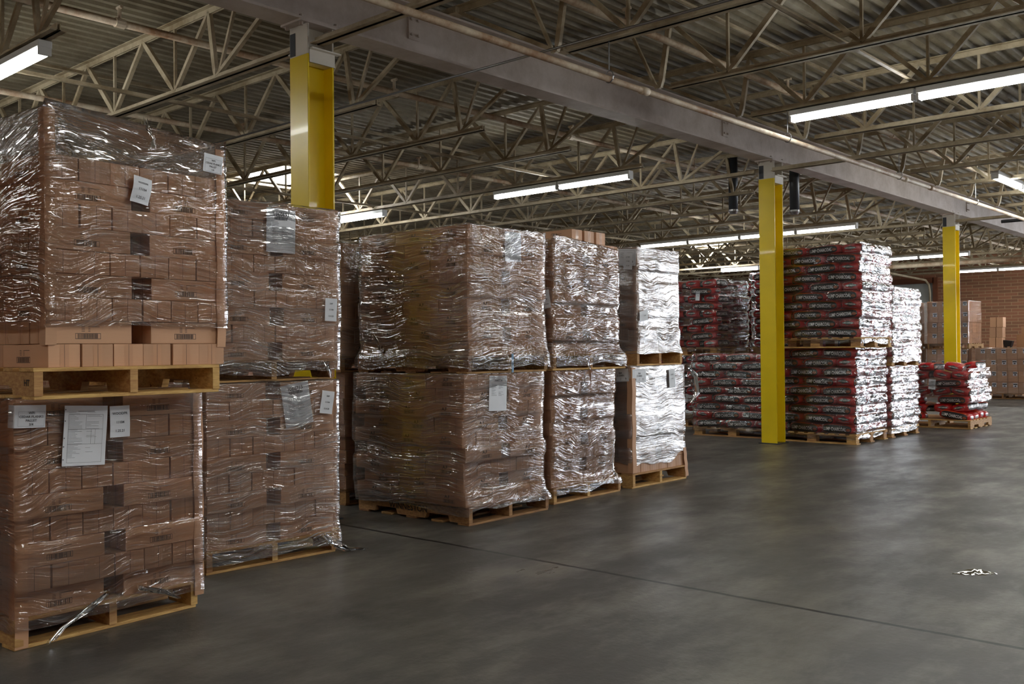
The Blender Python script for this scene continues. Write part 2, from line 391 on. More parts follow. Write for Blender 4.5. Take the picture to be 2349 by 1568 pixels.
for k, y in enumerate(JY):
    kk = round((y-3.45)/1.14)
    where = 'over the nearest yellow column' if kk == 0 else ('over the middle yellow column' if kk == 5 else ('over the furthest right yellow column' if kk == 10 else None))
    for s, bay in ((-1, 'left'), (1, 'right')):
        if where: lab = 'cream steel bar joist of the %s bay running %s' % (bay, where)
        elif kk < 0: lab = 'cream steel bar joist of the %s bay, %s joist before the nearest column' % (bay, ORD[-kk-1])
        elif kk < 15: lab = 'cream steel bar joist, %s bay, %s beyond the %s yellow column' % (bay, ORD[kk % 5-1], ['nearest', 'middle', 'furthest right'][kk//5])
        else: lab = 'cream steel bar joist in %s bay, %s from the far brick wall' % (bay, ORD[19-kk])
        joist(y, s, lab, -1 <= kk <= 6)
# bridging angles, pipes, conduit
def run(name, mat, x, z, y0, y1, label, cat, r=None, grp=None):
    b = MB()
    if r: b.tube([(x, y0, z), (x, y1, z)], r, 12)
    else: b.box((x-.016, y0, z), (x+.016, y1, z+.004)); b.box((x-.016, y0, z), (x-.012, y1, z+.032))
    o = b.build(name, mat, smooth=bool(r)); tag(o, label, cat, grp); return o
for x, lab in ((-2.42, 'right bay over the front light'), (-.4, 'right bay at the far right'), (-6.62, 'left bay close to the girder'), (-9.6, 'left bay further from the girder'), (-13, 'left bay far back')):
    run('bridging_angle', 'joist', x, 2.84, JY[0], YF-.3, 'thin cream bridging angle along bottom chords, '+lab, 'steel angle', grp='bridging angles under the joists')
for x, lab in ((-3.3, 'right bay'), (-7.6, 'left bay'), (-11, 'far left bay')):
    run('bridging_angle', 'joist', x, 3.2, JY[0], YF-.3, 'thin cream bridging angle just under the roof deck, '+lab, 'steel angle', grp='bridging angles under the deck')
p = run('sprinkler_pipe', 'pipe', -3.35, 2.575, YN, 15.0, 'cream sprinkler pipe hung below the joists along the white girder', 'pipe', .0195)
b = MB(); b.tube([(-3.35, 15.0, 2.575), (-3.35, 25.9, 2.575)], .011, 8); b.build('thin_section', 'metal', p, smooth=True)
for y in (4.95, 9.3, 10.0, 14.6):
    b = MB(); b.tube([(-3.35, y-.035, 2.575), (-3.35, y+.035, 2.575)], .025, 12); b.build('coupling', 'pipe', p, smooth=True)
b = MB(); b.tube([(-3.35, 13.4, 2.575), (-3.62, 13.4, 2.575)], .022, 10); b.build('black_stub', 'black', p)
b = MB(); b.tube([(-3.35, 14.95, 2.575), (-3.15, 14.95, 2.575)], .02, 10); b.build('side_stub', 'pipe', p)
for y in (2.31, 4.59, 6.87, 9.15, 11.43, 13.71):
    b = MB(); b.tube([(-3.35, y, 2.8), (-3.35, y, 2.625)], .004, 6)
    b.tube([(-3.35+.03*math.sin(a), y, 2.59+.036*math.cos(a)) for a in [2*math.pi*i/12 for i in range(13)]], .004, 5)
    b.build('pipe_hanger', 'metal', p)
for x, z, lab in ((-5.9, 3.08, 'rusty cream sprinkler pipe through left bay webs, next to the girder'), (-8.1, 3.08, 'cream sprinkler pipe through left bay webs, second from the girder'), (-3.62, 3.1, 'cream pipe through right bay webs, close beside the girder')):
    q = run('sprinkler_pipe', 'pipe', x, z, YN, YF-.2, lab, 'pipe', .024)
    for y in (2.88, 5.16, 7.44, 9.72, 12.0, 14.28):
        b = MB(); b.tube([(x, y-.03, z), (x, y+.03, z)], .032, 10); b.tube([(x, y, z), (x, y, z+.1)], .012, 6); b.tube([(x-.03, y, z+.1), (x+.03, y, z+.1)], .012, 6); b.build('pipe_clamp', 'pipe', q)
b = MB(); b.tube([(-9.5, 20.55, 2.66), (-1, 20.55, 2.66)], .045, 10); tag(b.build('sprinkler_main', 'pipe', smooth=True), 'thick cream main pipe crossing below the joists near far wall', 'pipe')
b = MB(); b.tube([(-9.0, 4.42, 2.775), (2, 4.42, 2.775)], .008, 8); tag(b.build('conduit', 'metal', smooth=True), 'thin grey electrical conduit crossing under the girder near front column', 'conduit')
for x, y, z0, z1, lab in ((-5.02, 10.45, 2.55, 3.33, 'dark silver vent pipe hanging right beside the middle yellow column'), (-5.75, 10.35, 2.62, 3.33, 'dark silver vent pipe hanging left of the middle yellow column')):
    b = MB()
    b.tube([(x, y, z0), (x, y, z1)], .055, 16); o = b.build('vent_pipe', 'dark', smooth=True); tag(o, lab, 'vent')
    b = MB(); b.tube([(x, y, z0-.03), (x, y, z0), (x, y, z0+.02)], [.04, .058, .058], 16); b.build('vent_collar', 'metal', o)
# skylights
for i, (x, y) in enumerate(((-10.65, 7.44), (-11.3, 18.84), (-15.5, 13.14))):
    b = MB(); b.box((x-.55, y-.42, ZD-.012), (x+.55, y+.42, ZD-.006)); o = b.build('window_%d' % (i+1), 'sky'); tag(o, 'bright daylit roof skylight pane set in the deck', kind='structure')
    b = MB()
    for q in (((x-.6, y-.47, ZD-.03), (x-.55, y+.47, ZD)), ((x+.55, y-.47, ZD-.03), (x+.6, y+.47, ZD)), ((x-.6, y-.47, ZD-.03), (x+.6, y-.42, ZD)), ((x-.6, y+.42, ZD-.03), (x+.6, y+.47, ZD))): b.box(*q)
    b.build('window_frame', 'white', o)
# fluorescent lights
def light_proto():
    e = mk('fluorescent_light', None); L = .925
    b = MB(); b.box((-L/2, -.04, .028), (L/2, .04, .07), ch=.004); b.build('housing', 'housing', e)
    for s in (-1, 1):
        b = MB(); b.tube([(-L/2+.02, s*.022, 0), (L/2-.02, s*.022, 0)], .0125, 10); b.build('lamp_tube', 'tube', e, smooth=True)
        b = MB(); b.box((s*(L/2-.01)-.01, -.036, -.016), (s*(L/2-.01)+.01, .036, .03), ch=.002); b.build('lamp_holder', 'housing', e)
    return e
LP = light_proto(); first = True
def light(x, y, label, rz=0, z=2.712):
    global first
    o = LP if first else copy_tree(LP); first = False
    o.location = Vector((x, y, z))*H; o.rotation_euler = (0, 0, rz)
    tag(o, label, 'ceiling light', 'fluorescent strip lights under the joists')
LS = .94
PL = lambda i: ['first', 'second', 'third', 'fourth', 'fifth', 'sixth', 'seventh', 'eighth'][i]
def strip(x0, dirn, y, n, desc):
    for i in range(n): light(x0+dirn*(i+.5)*LS, y, 'lit fluorescent strip light, %s %s' % (PL(i), desc))
strip(-3.33, 1, 6.87, 7, 'from left of the large upper right row')
strip(-5.58, -1, 8.01, 2, 'from right of the row above the carton stacks')
strip(-9.35, -1, 8.01, 3, 'from right of the row beside the nearest column')
strip(-5.62, -1, 2.31, 4, 'from right of the row at the upper left corner')
strip(-5.62, -1, 13.71, 4, 'from right of the row behind the middle column')
strip(-11.1, 1, 19.41, 2, 'from left of the low row above back charcoal')
strip(-5.8, -1, 19.41, 3, 'from right of the row behind the far column')
strip(-7.5, 1, 23.97, 6, 'from left of the row before the brick wall')
for i in range(4): light(-3.02, 10.95+(i+.5)*LS, 'lit white fluorescent strip light, %s unit of the lengthwise row at right edge' % PL(i), math.pi/2, 2.76)
strip(-2.2, 1, 2.31, 4, 'from left of the row overhead outside the photo')
strip(-2.2, 1, -1.6, 4, 'from left of the row behind the camera')
strip(-5.2, -1, -1.1, 4, 'from right of the added left bay row behind the camera')  # unseen row, added to brighten the left-hand side faces and bag fronts
strip(-1.2, 1, 13.71, 4, 'from left of the added row right of the far column')  # row out of view, added so the film picks up more highlights
for i in range(6): light(1.4, 1.6+(i+.5)*LS, 'lit fluorescent strip light, %s unit of the added lengthwise row outside the photo' % PL(i), math.pi/2, 2.76)  # unseen lamps added for film streaks and brighter load fronts
for i in range(6): light(1.4, 9.0+(i+.5)*LS, 'lit fluorescent strip light, %s unit of added far lengthwise row outside the photo' % PL(i), math.pi/2, 2.76)  # continues the added lengthwise lamps, also out of view
# ================================================================ PALLETS
def make_pallet(kind, W, Dp, wood):
    e = mk('wooden_pallet', None); hh = .105; tb = .0125; bb = .0125; sh = hh-tb-bb
    pr = random.Random(int(W*1000+Dp*100)+len(kind))
    def piece(name, a, c):
        b = MB(); b.box(a, c, ch=.0015); o = b.build(name, wood, e); return o
    if kind == 'stringer':
        for i, y in enumerate((.015, W/2, W-.015)):
            b = MB(); z0, z1 = bb, hh-tb; nz = z0+sh*.42
            # stringer outline with two notches (x runs along the depth)
            xs = [(0, z0), (-Dp*.16, z0), (-Dp*.175, nz), (-Dp*.36, nz), (-Dp*.375, z0), (-Dp*.625, z0), (-Dp*.64, nz), (-Dp*.825, nz), (-Dp*.84, z0), (-Dp, z0), (-Dp, z1), (0, z1)]
            vs = [(x, y-.0145, z) for x, z in xs]+[(x, y+.0145, z) for x, z in xs]; n = len(xs)
            b.add(vs, [tuple(range(n)), tuple(range(2*n-1, n-1, -1))]+[(j, j+n, (j+1) % n+n, (j+1) % n) for j in range(n)])
            b.build('stringer', wood, e)
        nb = 7
        for i in range(nb):
            wd = .1 if i in (0, nb-1) else .072+.01*pr.random(); x = -wd/2-(Dp-wd)*i/(nb-1)
            piece('deck_board', (x-wd/2, pr.uniform(-.004, .004), hh-tb), (x+wd/2, W+pr.uniform(-.004, .004), hh))
        for i, x in enumerate((-.05, -Dp*.27, -Dp*.5, -Dp*.73, -Dp+.05)):
            piece('bottom_board', (x-.045, pr.uniform(-.004, .004), 0), (x+.045, W+pr.uniform(-.004, .004), bb))
    else:   # block pallet
        for x in (-.055, -Dp/2, -Dp+.055):
            piece('bottom_board', (x-.05, 0, 0), (x+.05, W, bb))
            piece('stringer_board', (x-.045, 0, hh-2*tb), (x+.045, W, hh-tb))
            for y in (.06, W/2, W-.06): piece('block', (x-.04, y-.05, bb), (x+.04, y+.05, hh-2*tb))
        nb = 9
        for i in range(nb):
            y = .04+(W-.08)*i/(nb-1); piece('deck_board', (-Dp, y-.034, hh-tb), (0, y+.034, hh))
    return e
_pp = {}
def pallet(kind, W, Dp, wood, loc, rz, label):
    k = (kind, W, Dp, wood)
    if k in _pp: o = copy_tree(_pp[k])
    else: o = _pp[k] = make_pallet(*k)
    o.location = Vector(loc)*H; o.rotation_euler = (0, 0, rz)
    tag(o, label, 'pallet', 'wooden pallets'); return o
# ================================================================ CARTONS
CL, CW, CH = .310, .1145, .0835
def carton_mesh(L, Wd, Hh, style, seed):
    b = MB(); r = random.Random(seed); l, w_, h_ = L-.003, Wd-.002, Hh-.0012
    b.box((-w_/2, -l/2, 0), (w_/2, l/2, h_), 0, ch=.0013)
    for s in (1, -1):
        def rect(y0, z0, y1, z1, mi=1):
            x = s*(w_/2+.0004); q = [(x, s*y0, z0), (x, s*y1, z0), (x, s*y1, z1), (x, s*y0, z1)]
            b.add(q, [(0, 1, 2, 3)], mi)
        cy = .02 if style == 'B' else -.01; bw = .046; z0, z1 = .016, .036
        t_ = .0014
        rect(cy-bw, z0, cy+bw, z0+t_); rect(cy-bw, z1-t_, cy+bw, z1); rect(cy-bw, z0, cy-bw+t_, z1); rect(cy+bw-t_, z0, cy+bw, z1)
        y = cy-bw+.008
        while y < cy+bw-.01:
            ww = r.choice([.001, .0016, .0028]); rect(y, z0+.002, y+ww, z1-.002); y += ww+r.choice([.0013, .0022])
        if style == 'A':
            for i in range(4):
                rect(cy-.024, z1+.006+i*.0052, cy-.012, z1+.0075+i*.0052); rect(cy, z1+.006+i*.0052, cy+(.008 if i < 3 else .042), z1+.0075+i*.0052)
        else:
            vs, fs = text2d('A.F', .02)
            b.add([(s*(w_/2+.0004), s*(cy-.012+px*.03), z1+.015+pz*.026) for px, pz in vs], fs, 1)
            rect(cy+.012, z1+.022, cy+.045, z1+.0235)
        # taped ends
        yy = s*(l/2+.0004)
        b.add([(-.016, yy, .001), (.016, yy, .001), (.016, yy, h_-.001), (-.016, yy, h_-.001)], [(0, 1, 2, 3)], 2)
        b.add([(-.0006, yy*1.001, .001), (.0006, yy*1.001, .001), (.0006, yy*1.001, h_-.001), (-.0006, yy*1.001, h_-.001)], [(0, 1, 2, 3)], 1)
    return b
_cm = {}
def carton_data(L, Wd, Hh, style):
    k = (round(L, 4), round(Wd, 4), round(Hh, 4), style)
    if k not in _cm: _cm[k] = carton_mesh(L, Wd, Hh, style, len(_cm)).mesh('cardboard_carton', ['carton', 'print', 'tape'])
    return _cm[k]
STUFF = MB()
_cb = {}
class Ext:      # outline of a load at every height
    def __init__(s): s.l = []
    def add(s, z0, z1, e): s.l.append((z0, z1, e))
    def at(s, z):
        if z <= s.l[0][0]: return s.l[0][2]
        for i, (a, c, e) in enumerate(s.l):
            if a <= z <= c:
                nx = s.l[min(i+1, len(s.l)-1)][2]; pv = s.l[max(i-1, 0)][2]; d = .008
                if c-z < d: t_ = .5*(1-(c-z)/d); return tuple(e[j]*(1-t_)+nx[j]*t_ for j in range(4))
                if z-a < d: t_ = .5*(1-(z-a)/d); return tuple(e[j]*(1-t_)+pv[j]*t_ for j in range(4))
                return e
        return s.l[-1][2]
def frame(loc, rz):
    return Matrix.Translation(Vector(loc)) @ Matrix.Rotation(rz, 4, 'Z')
def carton_load(loc, rz, zc, pitch, bottomA, style, desc, W=.695, layers=9, side=0, stuff=False, seed=1, lean=(0, 0), jit=.006, grp=None):
    r = random.Random(seed); k = W/.695; L, Wd, Hh = CL*k, CW*k, pitch; ext = Ext(); T0 = frame(loc, rz)
    Dp = 3*CL*k
    for i in range(layers):
        A = (i % 2 == 0) == bottomA; ox = lean[0]*i+r.uniform(-jit, jit); oy = lean[1]*i+r.uniform(-jit, jit); z = zc+i*pitch
        items = []
        if A:
            for c_ in (0, 1):
                y = L/2 if c_ == 0 else W-L/2
                items.append((-Wd/2, y, 0, 'long printed carton %s half' % ('left' if c_ == 0 else 'right')))
                if stuff or side or c_ == 0: items.append((-1.5*Wd, y, 0, None))
            if side:
                if style == 'B' or side > 1:
                    for q in range(side): items.append((-2*Wd-L*(q+.5), Wd/2, 1, 'long carton %s back on left face' % ORD[q+1]))
                else:
                    items.append((-2.5*Wd, L/2, 0, None))
        else:
            for c_ in range(6): items.append((-L/2, Wd*(c_+.5)+(W-6*Wd)*c_/5, 1, 'taped carton end %s from left' % ORD[c_]))
            for q in range(side): items.append((-L*(q+1.5), Wd/2, 1, 'long carton %s back on left face' % ORD[q+1]))
        inner = 0
        for x, y, rot, nm in items:
            jx, jy, ja = r.uniform(-.003, .003), r.uniform(-.002, .002), r.uniform(-.008, .008)
            if nm is None: inner += 1; nm = ('inner carton behind the front one' if inner == 1 else 'inner carton %s behind the front' % ORD[inner-1])
            if stuff:
                key = (round(L, 4), style, round(pitch, 4))
                if key not in _cb: _cb[key] = carton_mesh(L, Wd, Hh, style, 3)
                cb = _cb[key]; T = T0 @ Matrix.Translation((x+ox+jx, y+oy+jy, z)) @ Matrix.Rotation(ja+rot*math.pi/2, 4, 'Z')
                o0 = len(STUFF.v); STUFF.v += [tuple(T @ Vector(v)) for v in cb.v]; STUFF.f += [tuple(o0+q for q in f) for f in cb.f]; STUFF.mi += cb.mi
                continue
            p_ = T0 @ Vector((x+ox+jx, y+oy+jy, z))
            o = mk('cardboard_carton', carton_data(L, Wd, Hh, style), loc=p_, rz=rz+ja+rot*math.pi/2)
            tag(o, 'tan %s, layer %s of the %s' % (nm, NUM[i], desc), 'carton', 'cardboard cartons on the '+desc)
        ext.add(z, z+pitch, (-Dp+ox, ox+.002, oy-.001, W+oy+.001))
    return ext
# ================================================================ STRETCH FILM
def film(loc, rz, ext, zb, zt, mat, label, out=.006, base=None, zflare=None, ragged=.02, top='rim', seed=0, ns=26, wr=.0015, toptilt=0, tails=0, raise_=None, bulge=None):
    T0 = frame(loc, rz); me_v = []; uvs = []; faces = []
    off = Vector((seed*3.1, seed*1.7, 0))
    nz = max(8, int((zt-zb)/.0105))
    def outline(z):
        x0, x1, y0, y1 = ext.at(z)
        if base and z < zflare:
            t_ = min(1, (zflare-z)/(max(zflare-base[4], .01))); t_ = t_*t_*(3-2*t_)
            x0, x1, y0, y1 = [a*(1-t_)+c*t_ for a, c in zip((x0, x1, y0, y1), base[:4])]
        return x0-out, x1+out, y0-out, y1+out
    per = []
    for side in range(4):
        for i in range(ns): per.append((side, i/ns))
    def pt(o, side, t_, c=.006):
        x0, x1, y0, y1 = o; cc = c
        if side == 0: p_ = Vector((x1, y0+cc+(y1-y0-2*cc)*t_*ns/(ns-1), 0)); n_ = Vector((1, 0, 0))
        elif side == 1: p_ = Vector((x1-cc-(x1-x0-2*cc)*t_*ns/(ns-1), y1, 0)); n_ = Vector((0, 1, 0))
        elif side == 2: p_ = Vector((x0, y1-cc-(y1-y0-2*cc)*t_*ns/(ns-1), 0)); n_ = Vector((-1, 0, 0))
        else: p_ = Vector((x0+cc+(x1-x0-2*cc)*t_*ns/(ns-1), y0, 0)); n_ = Vector((0, -1, 0))
        return p_, n_
    NP = len(per)
    for k in range(nz+1):
        f_ = k/nz; acc = 0
        for j, (side, t_) in enumerate(per):
            lo = zb + ragged*(noise.noise(Vector((side*2.3+t_*3.5, seed*9.7, 0)))*1.0) + (raise_(side, t_) if raise_ else 0)
            hi = zt + (toptilt*(t_-.5) if side == 0 else 0)
            z = lo+(hi-lo)*f_
            p_, n_ = pt(outline(z), side, t_)
            if bulge and bulge[0] < z < bulge[0]+bulge[1]*bulge[3]: p_ = p_+n_*bulge[2]*(math.sqrt(abs(math.sin(math.pi*(z-bulge[0])/bulge[1]+.5*noise.noise(Vector((j*.15, z*4, seed))))))-.6)
            wv = noise.noise(Vector((j*.22, z*22, seed*5)))*wr + noise.noise(Vector((j*.5, z*60, seed*3)))*wr*.5
            p_ = p_+n_*max(wv, -out*.6); p_.z = z
            me_v.append(T0 @ p_); uvs.append(((side+t_)*.95*H+seed, z*H))
    for k in range(nz):
        for j in range(NP):
            a = k*NP+j; c = k*NP+(j+1) % NP; faces.append((a, c, c+NP, a+NP))
    o_ = outline(zt); cx, cy = (o_[0]+o_[1])/2, (o_[2]+o_[3])/2
    prev = nz*NP; rings = ((.93, .002),) if top == 'rim' else ((.9, -.01), (.7, -.035), (.45, -.05), (.2, -.055), (.02, -.055))
    for rr, dz in rings:
        cur = len(me_v)
        for j in range(NP):
            v = T0.inverted() @ me_v[nz*NP+j]
            q = Vector((cx+(v.x-cx)*rr, cy+(v.y-cy)*rr, v.z+dz+noise.noise(Vector((j*.3, rr*9, seed)))*.006))
            me_v.append(T0 @ q); uvs.append((uvs[nz*NP+j][0]*rr, zt*H+(1-rr)*.5))
        for j in range(NP): faces.append((prev+j, prev+(j+1) % NP, cur+(j+1) % NP, cur+j))
        prev = cur
    me = bpy.data.meshes.new('stretch_wrap'); me.from_pydata([v*H for v in me_v], [], faces)
    uvl = me.uv_layers.new(name='UVMap')
    for p_ in me.polygons:
        us = [uvs[me.loops[li].vertex_index] for li in p_.loop_indices]; mx = max(u[0] for u in us)
        for li, u in zip(p_.loop_indices, us): uvl.data[li].uv = (u[0]+(3.8*H if mx-u[0] > 1 else 0), u[1])
        p_.use_smooth = True
    me.materials.append(M[mat]); o = mk('stretch_wrap', me); tag(o, label, 'plastic wrap', 'clear stretch wrap around the loads')
    return o
def film_tail(pts, ws, parent, mat='film_mid'):
    b = MB(); n = 7; vs = []
    P = [Vector(p_) for p_ in pts]
    for k, p_ in enumerate(P):
        for i in range(n):
            a = (i/(n-1)-.5); wv = ws[k]
            vs.append(p_+Vector((.25*wv*math.sin(i*2.3+k*1.7), a*wv, .3*wv*math.cos(i*2.9+k))))
    b.add(vs, [(k*n+i, k*n+i+1, (k+1)*n+i+1, (k+1)*n+i) for k in range(len(P)-1) for i in range(n-1)])
    o = b.build('loose_tail', mat, parent, smooth=True); return o
# ================================================================ LOAD LAYOUT (cartons)
def rz_(d): return D2R(d)
def load(nm, X, Y, deg, z0, pitch, botA, style, W=.695, side=0, stuff=False, seed=1, ph=.105, pal=None, wood='wood', filmm='film', fz=.06, pk='stringer', lean=(0, 0), tt=0, **kw):
    """nm: words naming this load"""
    pr = pal or (X+.005, Y-.005, deg)
    PW = kw.pop('PW', W+.01); Dp = .95
    pallet(pk, round(PW, 3), Dp, wood, (pr[0], pr[1], z0), rz_(pr[2]), kw.pop('plab'))
    ext = carton_load((X, Y, 0), rz_(deg), z0+ph, pitch, botA, style, nm, W=W, side=side, stuff=stuff, seed=seed, lean=lean, jit=kw.pop('jit', .006))
    zt = z0+ph+9*pitch
    fo = None
    if filmm:
        T = frame((X, Y, 0), rz_(deg)).inverted() @ frame((pr[0], pr[1], 0), rz_(pr[2]))
        c_ = [T @ Vector(q) for q in ((0, 0, 0), (0, PW, 0), (-Dp, 0, 0))]
        base = (c_[2].x, max(c_[0].x, c_[1].x)+.002, c_[0].y-.002, c_[1].y+.002, z0+ph*.7)
        fo = film((X, Y, 0), rz_(deg), ext, z0+fz, kw.pop('ztop', zt+.004), filmm, kw.pop('flab'), base=base, zflare=z0+ph+.06, seed=seed, toptilt=tt, **kw)
    return ext, fo
# stack 1 (nearest)
e1, f1 = load('lower nearest load', -3.44, 1.305, 3, 0, .0826, True, 'A', side=1, seed=1, pal=(-3.43, 1.296, 4),
     plab='pale wooden pallet on the floor under the nearest lower carton load', flab='clear glossy stretch wrap around the nearest lower carton load', out=.015, fz=.07, ragged=.03)
eu1, fu1 = load('upper nearest load', -3.295, 1.352, 5, .849, .0796, False, 'A', side=1, seed=2, pal=(-3.27, 1.30, 3), PW=.70, filmm='film',
     plab='pale wooden pallet on top of the nearest lower load, stamped side', flab='clear stretch wrap of the nearest upper load, slack over its top', out=.015, fz=.24, ztop=1.822, top='cap', tt=-.05, ragged=.015, jit=.004)
# stack 2
e2, f2 = load('lower second load', -3.93, 2.305, -1.5, 0, .0835, True, 'A', seed=3, filmm='film_mid', pal=(-3.925, 2.30, -2),
     plab='wooden pallet on the floor under the second lower carton load', flab='cloudy stretch wrap around the second lower carton load from left', out=.02, fz=.045, ragged=.03)
eu2, fu2 = load('upper second load', -3.93, 2.33, -1, .857, .0825, True, 'A', seed=4, filmm='film_mid', pal=(-3.93, 2.31, -1), wood='wood_old',
     plab='dark wooden pallet under the second upper carton load', flab='cloudy stretch wrap around the second upper carton load from left', out=.02, fz=.04, ragged=.03)
# stack 3
e3, f3 = load('lower third load', -3.875, 3.885, 1.5, 0, .084, False, 'B', side=2, seed=5, filmm='film_mid', wood='wood_old', pal=(-3.858, 3.905, 1.5), PW=.725,
     plab='brown stencilled wooden pallet on the floor under the third lower load', flab='shiny stretch wrap around the third lower carton load from left', out=.016, fz=.07, ragged=.03, jit=.009)
eu3, fu3 = load('upper third load', -3.875, 3.925, 1.5, .862, .0835, False, 'B', side=2, seed=6, wood='wood_old', pal=(-3.85, 3.90, 1.5), PW=.72, W=.68, filmm='film_mid',
     plab='brown wooden pallet with blue strap under the third upper load', flab='shiny stretch wrap around the third upper carton load from left', out=.016, fz=.03, ragged=.025, jit=.009)
# stack 4
e4, f4 = load('lower fourth load', -3.99, 4.80, 1, 0, .084, False, 'B', side=1, stuff=True, seed=7, pal=(-3.967, 4.79, 1.5), PW=.76, W=.70,
     plab='wooden pallet on the floor under the fourth lower carton load', flab='clear stretch wrap around the fourth lower carton load', fz=.06, ragged=.03, jit=.009)
eu4, fu4 = load('upper fourth load', -3.98, 4.80, 0, .861, .083, False, 'B', side=1, stuff=True, seed=8, filmm='film_mid', pal=(-3.96, 4.79, 0), PW=.8, W=.72,
     plab='wooden pallet under the fourth upper carton load', flab='clear stretch wrap around the fourth upper load, sloping at top', fz=.03, ragged=.03, jit=.01, tt=-.06, lean=(0, .003))
# stack 5
e5, f5 = load('lower fifth load', -3.99, 5.69, 0, 0, .085, False, 'A', side=1, stuff=True, seed=9, pal=(-3.98, 5.688, 0), PW=.72, W=.70, filmm='film_heavy',
     plab='pale wooden pallet on the floor under the fifth lower load', flab='thick hazy stretch wrap around the fifth lower load, torn at its foot', fz=.15, ragged=.08, raise_=lambda s, t: (.09*max(0, t-.55) if s == 0 else 0))
eu5, fu5 = load('upper fifth load', -4.0, 5.79, 0, .872, .084, False, 'A', side=1, stuff=True, seed=10, pal=(-3.99, 5.77, 0), PW=.60, W=.55, filmm='film_heavy',
     plab='pale wooden pallet under the bright upper fifth load', flab='brightly reflecting thick stretch wrap around the fifth upper load', fz=.09, ragged=.02)
# back row behind stack 3
e6, f6 = load('lower back load', -5.0, 3.93, -2, 0, .084, False, 'B', side=2, stuff=True, seed=11, wood='wood_old', plab='brown wooden pallet on the floor in the shadowed gap behind', flab='dull stretch wrap around the lower load in the back row gap', fz=.09, jit=.012)
eu6, fu6 = load('upper back load', -5.0, 3.9, 0, .862, .0815, True, 'B', side=2, stuff=True, seed=12, wood='wood_old', filmm='film_mid', plab='brown wooden pallet under the upper load of the back row', flab='shiny stretch wrap around the upper load of the back row', fz=.03)
o = STUFF.build('cardboard_carton', ['carton', 'print', 'tape']); tag(o, 'remaining tan cardboard cartons in the fourth, fifth and back row wrapped loads', 'carton', kind='stuff')
# loose cartons on top of stack 4
for i, (x, y, nm) in enumerate(((-4.17, 5.12, 'first'), (-4.17, 5.25, 'second'), (-4.17, 5.375, 'third'))):
    o = mk('cardboard_carton', carton_data(CL, CW, .0835, 'B'), loc=(x, y, .861+.105+9*.083+.005), rz=math.pi/2+.03*i)
    tag(o, 'unwrapped tan carton on top of the fourth upper load, %s from left' % nm, 'carton', 'loose cartons on the fourth load')
# corner boards
def corner_board(loc, rz, z0, z1, label, leg=.038, tilt=(0, 0)):
    b = MB(); t_ = .004; n = 14; vs = []; prof = [(-leg, 0), (0, 0), (0, leg), (-t_, leg), (-t_, t_), (-leg, t_)]
    for k in range(n+1):
        z = z0+(z1-z0)*k/n; w_ = .003*math.sin(k*1.3)
        for x, y in prof: vs.append((x+w_+tilt[0]*k/n, y+tilt[1]*k/n, z))
    fs = [(k*6+i, k*6+(i+1) % 6, (k+1)*6+(i+1) % 6, (k+1)*6+i) for k in range(n) for i in range(6)]+[(0, 1, 2, 3, 4, 5)[::-1], tuple(n*6+i for i in range(6))]
    b.add(vs, fs); o = b.build('corner_board', 'carton', loc=loc, rz=rz); tag(o, label, 'edge protector', 'cardboard corner boards'); return o
corner_board((-3.288, 1.344, 0), rz_(5), 1.03, 1.82, 'cardboard corner board at left front corner of the nearest upper load')
b_ = corner_board((-3.350, 2.052, 0), rz_(95), 1.02, 1.785, 'cardboard corner board at right front corner of the nearest upper load')
corner_board((-3.432, 1.297, 0), rz_(3), .004, .835, 'cardboard corner board at left front corner of the nearest lower load', leg=.045)
corner_board((-3.468, 2.02, 0), rz_(93), .05, .84, 'cardboard corner board at right front corner of the nearest lower load', leg=.04)
corner_board((-3.975, 5.682, 0), 0, .11, .86, 'crumpled cardboard corner board at left corner of the fifth lower load', leg=.045)
corner_board((-3.978, 6.425, 0), rz_(90), .02, .24, 'cardboard corner board leaning out at right foot of fifth load', leg=.04, tilt=(-.03, 0))
# loose film tails
film_tail([(-3.27, 1.69, 1.835), (-3.262, 1.695, 1.80), (-3.25, 1.71, 1.765), (-3.245, 1.70, 1.73)], [.035, .02, .012, .03], fu1)
film_tail([(-3.44, 1.62, .13), (-3.425, 1.55, .10), (-3.41, 1.45, .055), (-3.39, 1.40, .02)], [.02, .03, .02, .035], f1)
film_tail([(-3.45, 1.75, .13), (-3.42, 1.83, .10), (-3.40, 1.88, .07)], [.03, .03, .012], f1)
film_tail([(-3.9, 2.93, .10), (-3.87, 2.96, .05), (-3.84, 3.03, .012), (-3.80, 3.12, .008)], [.05, .04, .04, .02], f2)
film_tail([(-3.9, 2.94, .95), (-3.89, 2.96, .91), (-3.89, 2.97, .87)], [.02, .03, .015], fu2)
film_tail([(-3.955, 5.15, .93), (-3.95, 5.16, .87), (-3.95, 5.165, .79), (-3.95, 5.16, .70)], [.05, .03, .012, .006], fu4)
film_tail([(-3.95, 5.42, .36), (-3.95, 5.41, .25), (-3.945, 5.40, .17), (-3.94, 5.43, .12)], [.01, .014, .02, .02], f4)
film_tail([(-4.72, 3.9, 1.15), (-4.60, 3.87, 1.05), (-4.55, 3.875, .95), (-4.54, 3.88, .84)], [.012, .02, .02, .01], fu3)
film_tail([(-3.96, 6.40, .86), (-3.95, 6.50, .78), (-3.95, 6.52, .66), (-3.955, 6.42, .58)], [.02, .05, .06, .02], f5)
# blue strap on the stack 3 pallet
b = MB(); b.box((-3.846, 4.262, .864), (-3.842, 4.277, .975)); tag(b.build('blue_strap', 'blue'), 'short blue strap over the centre stringer of third upper pallet', 'strap')
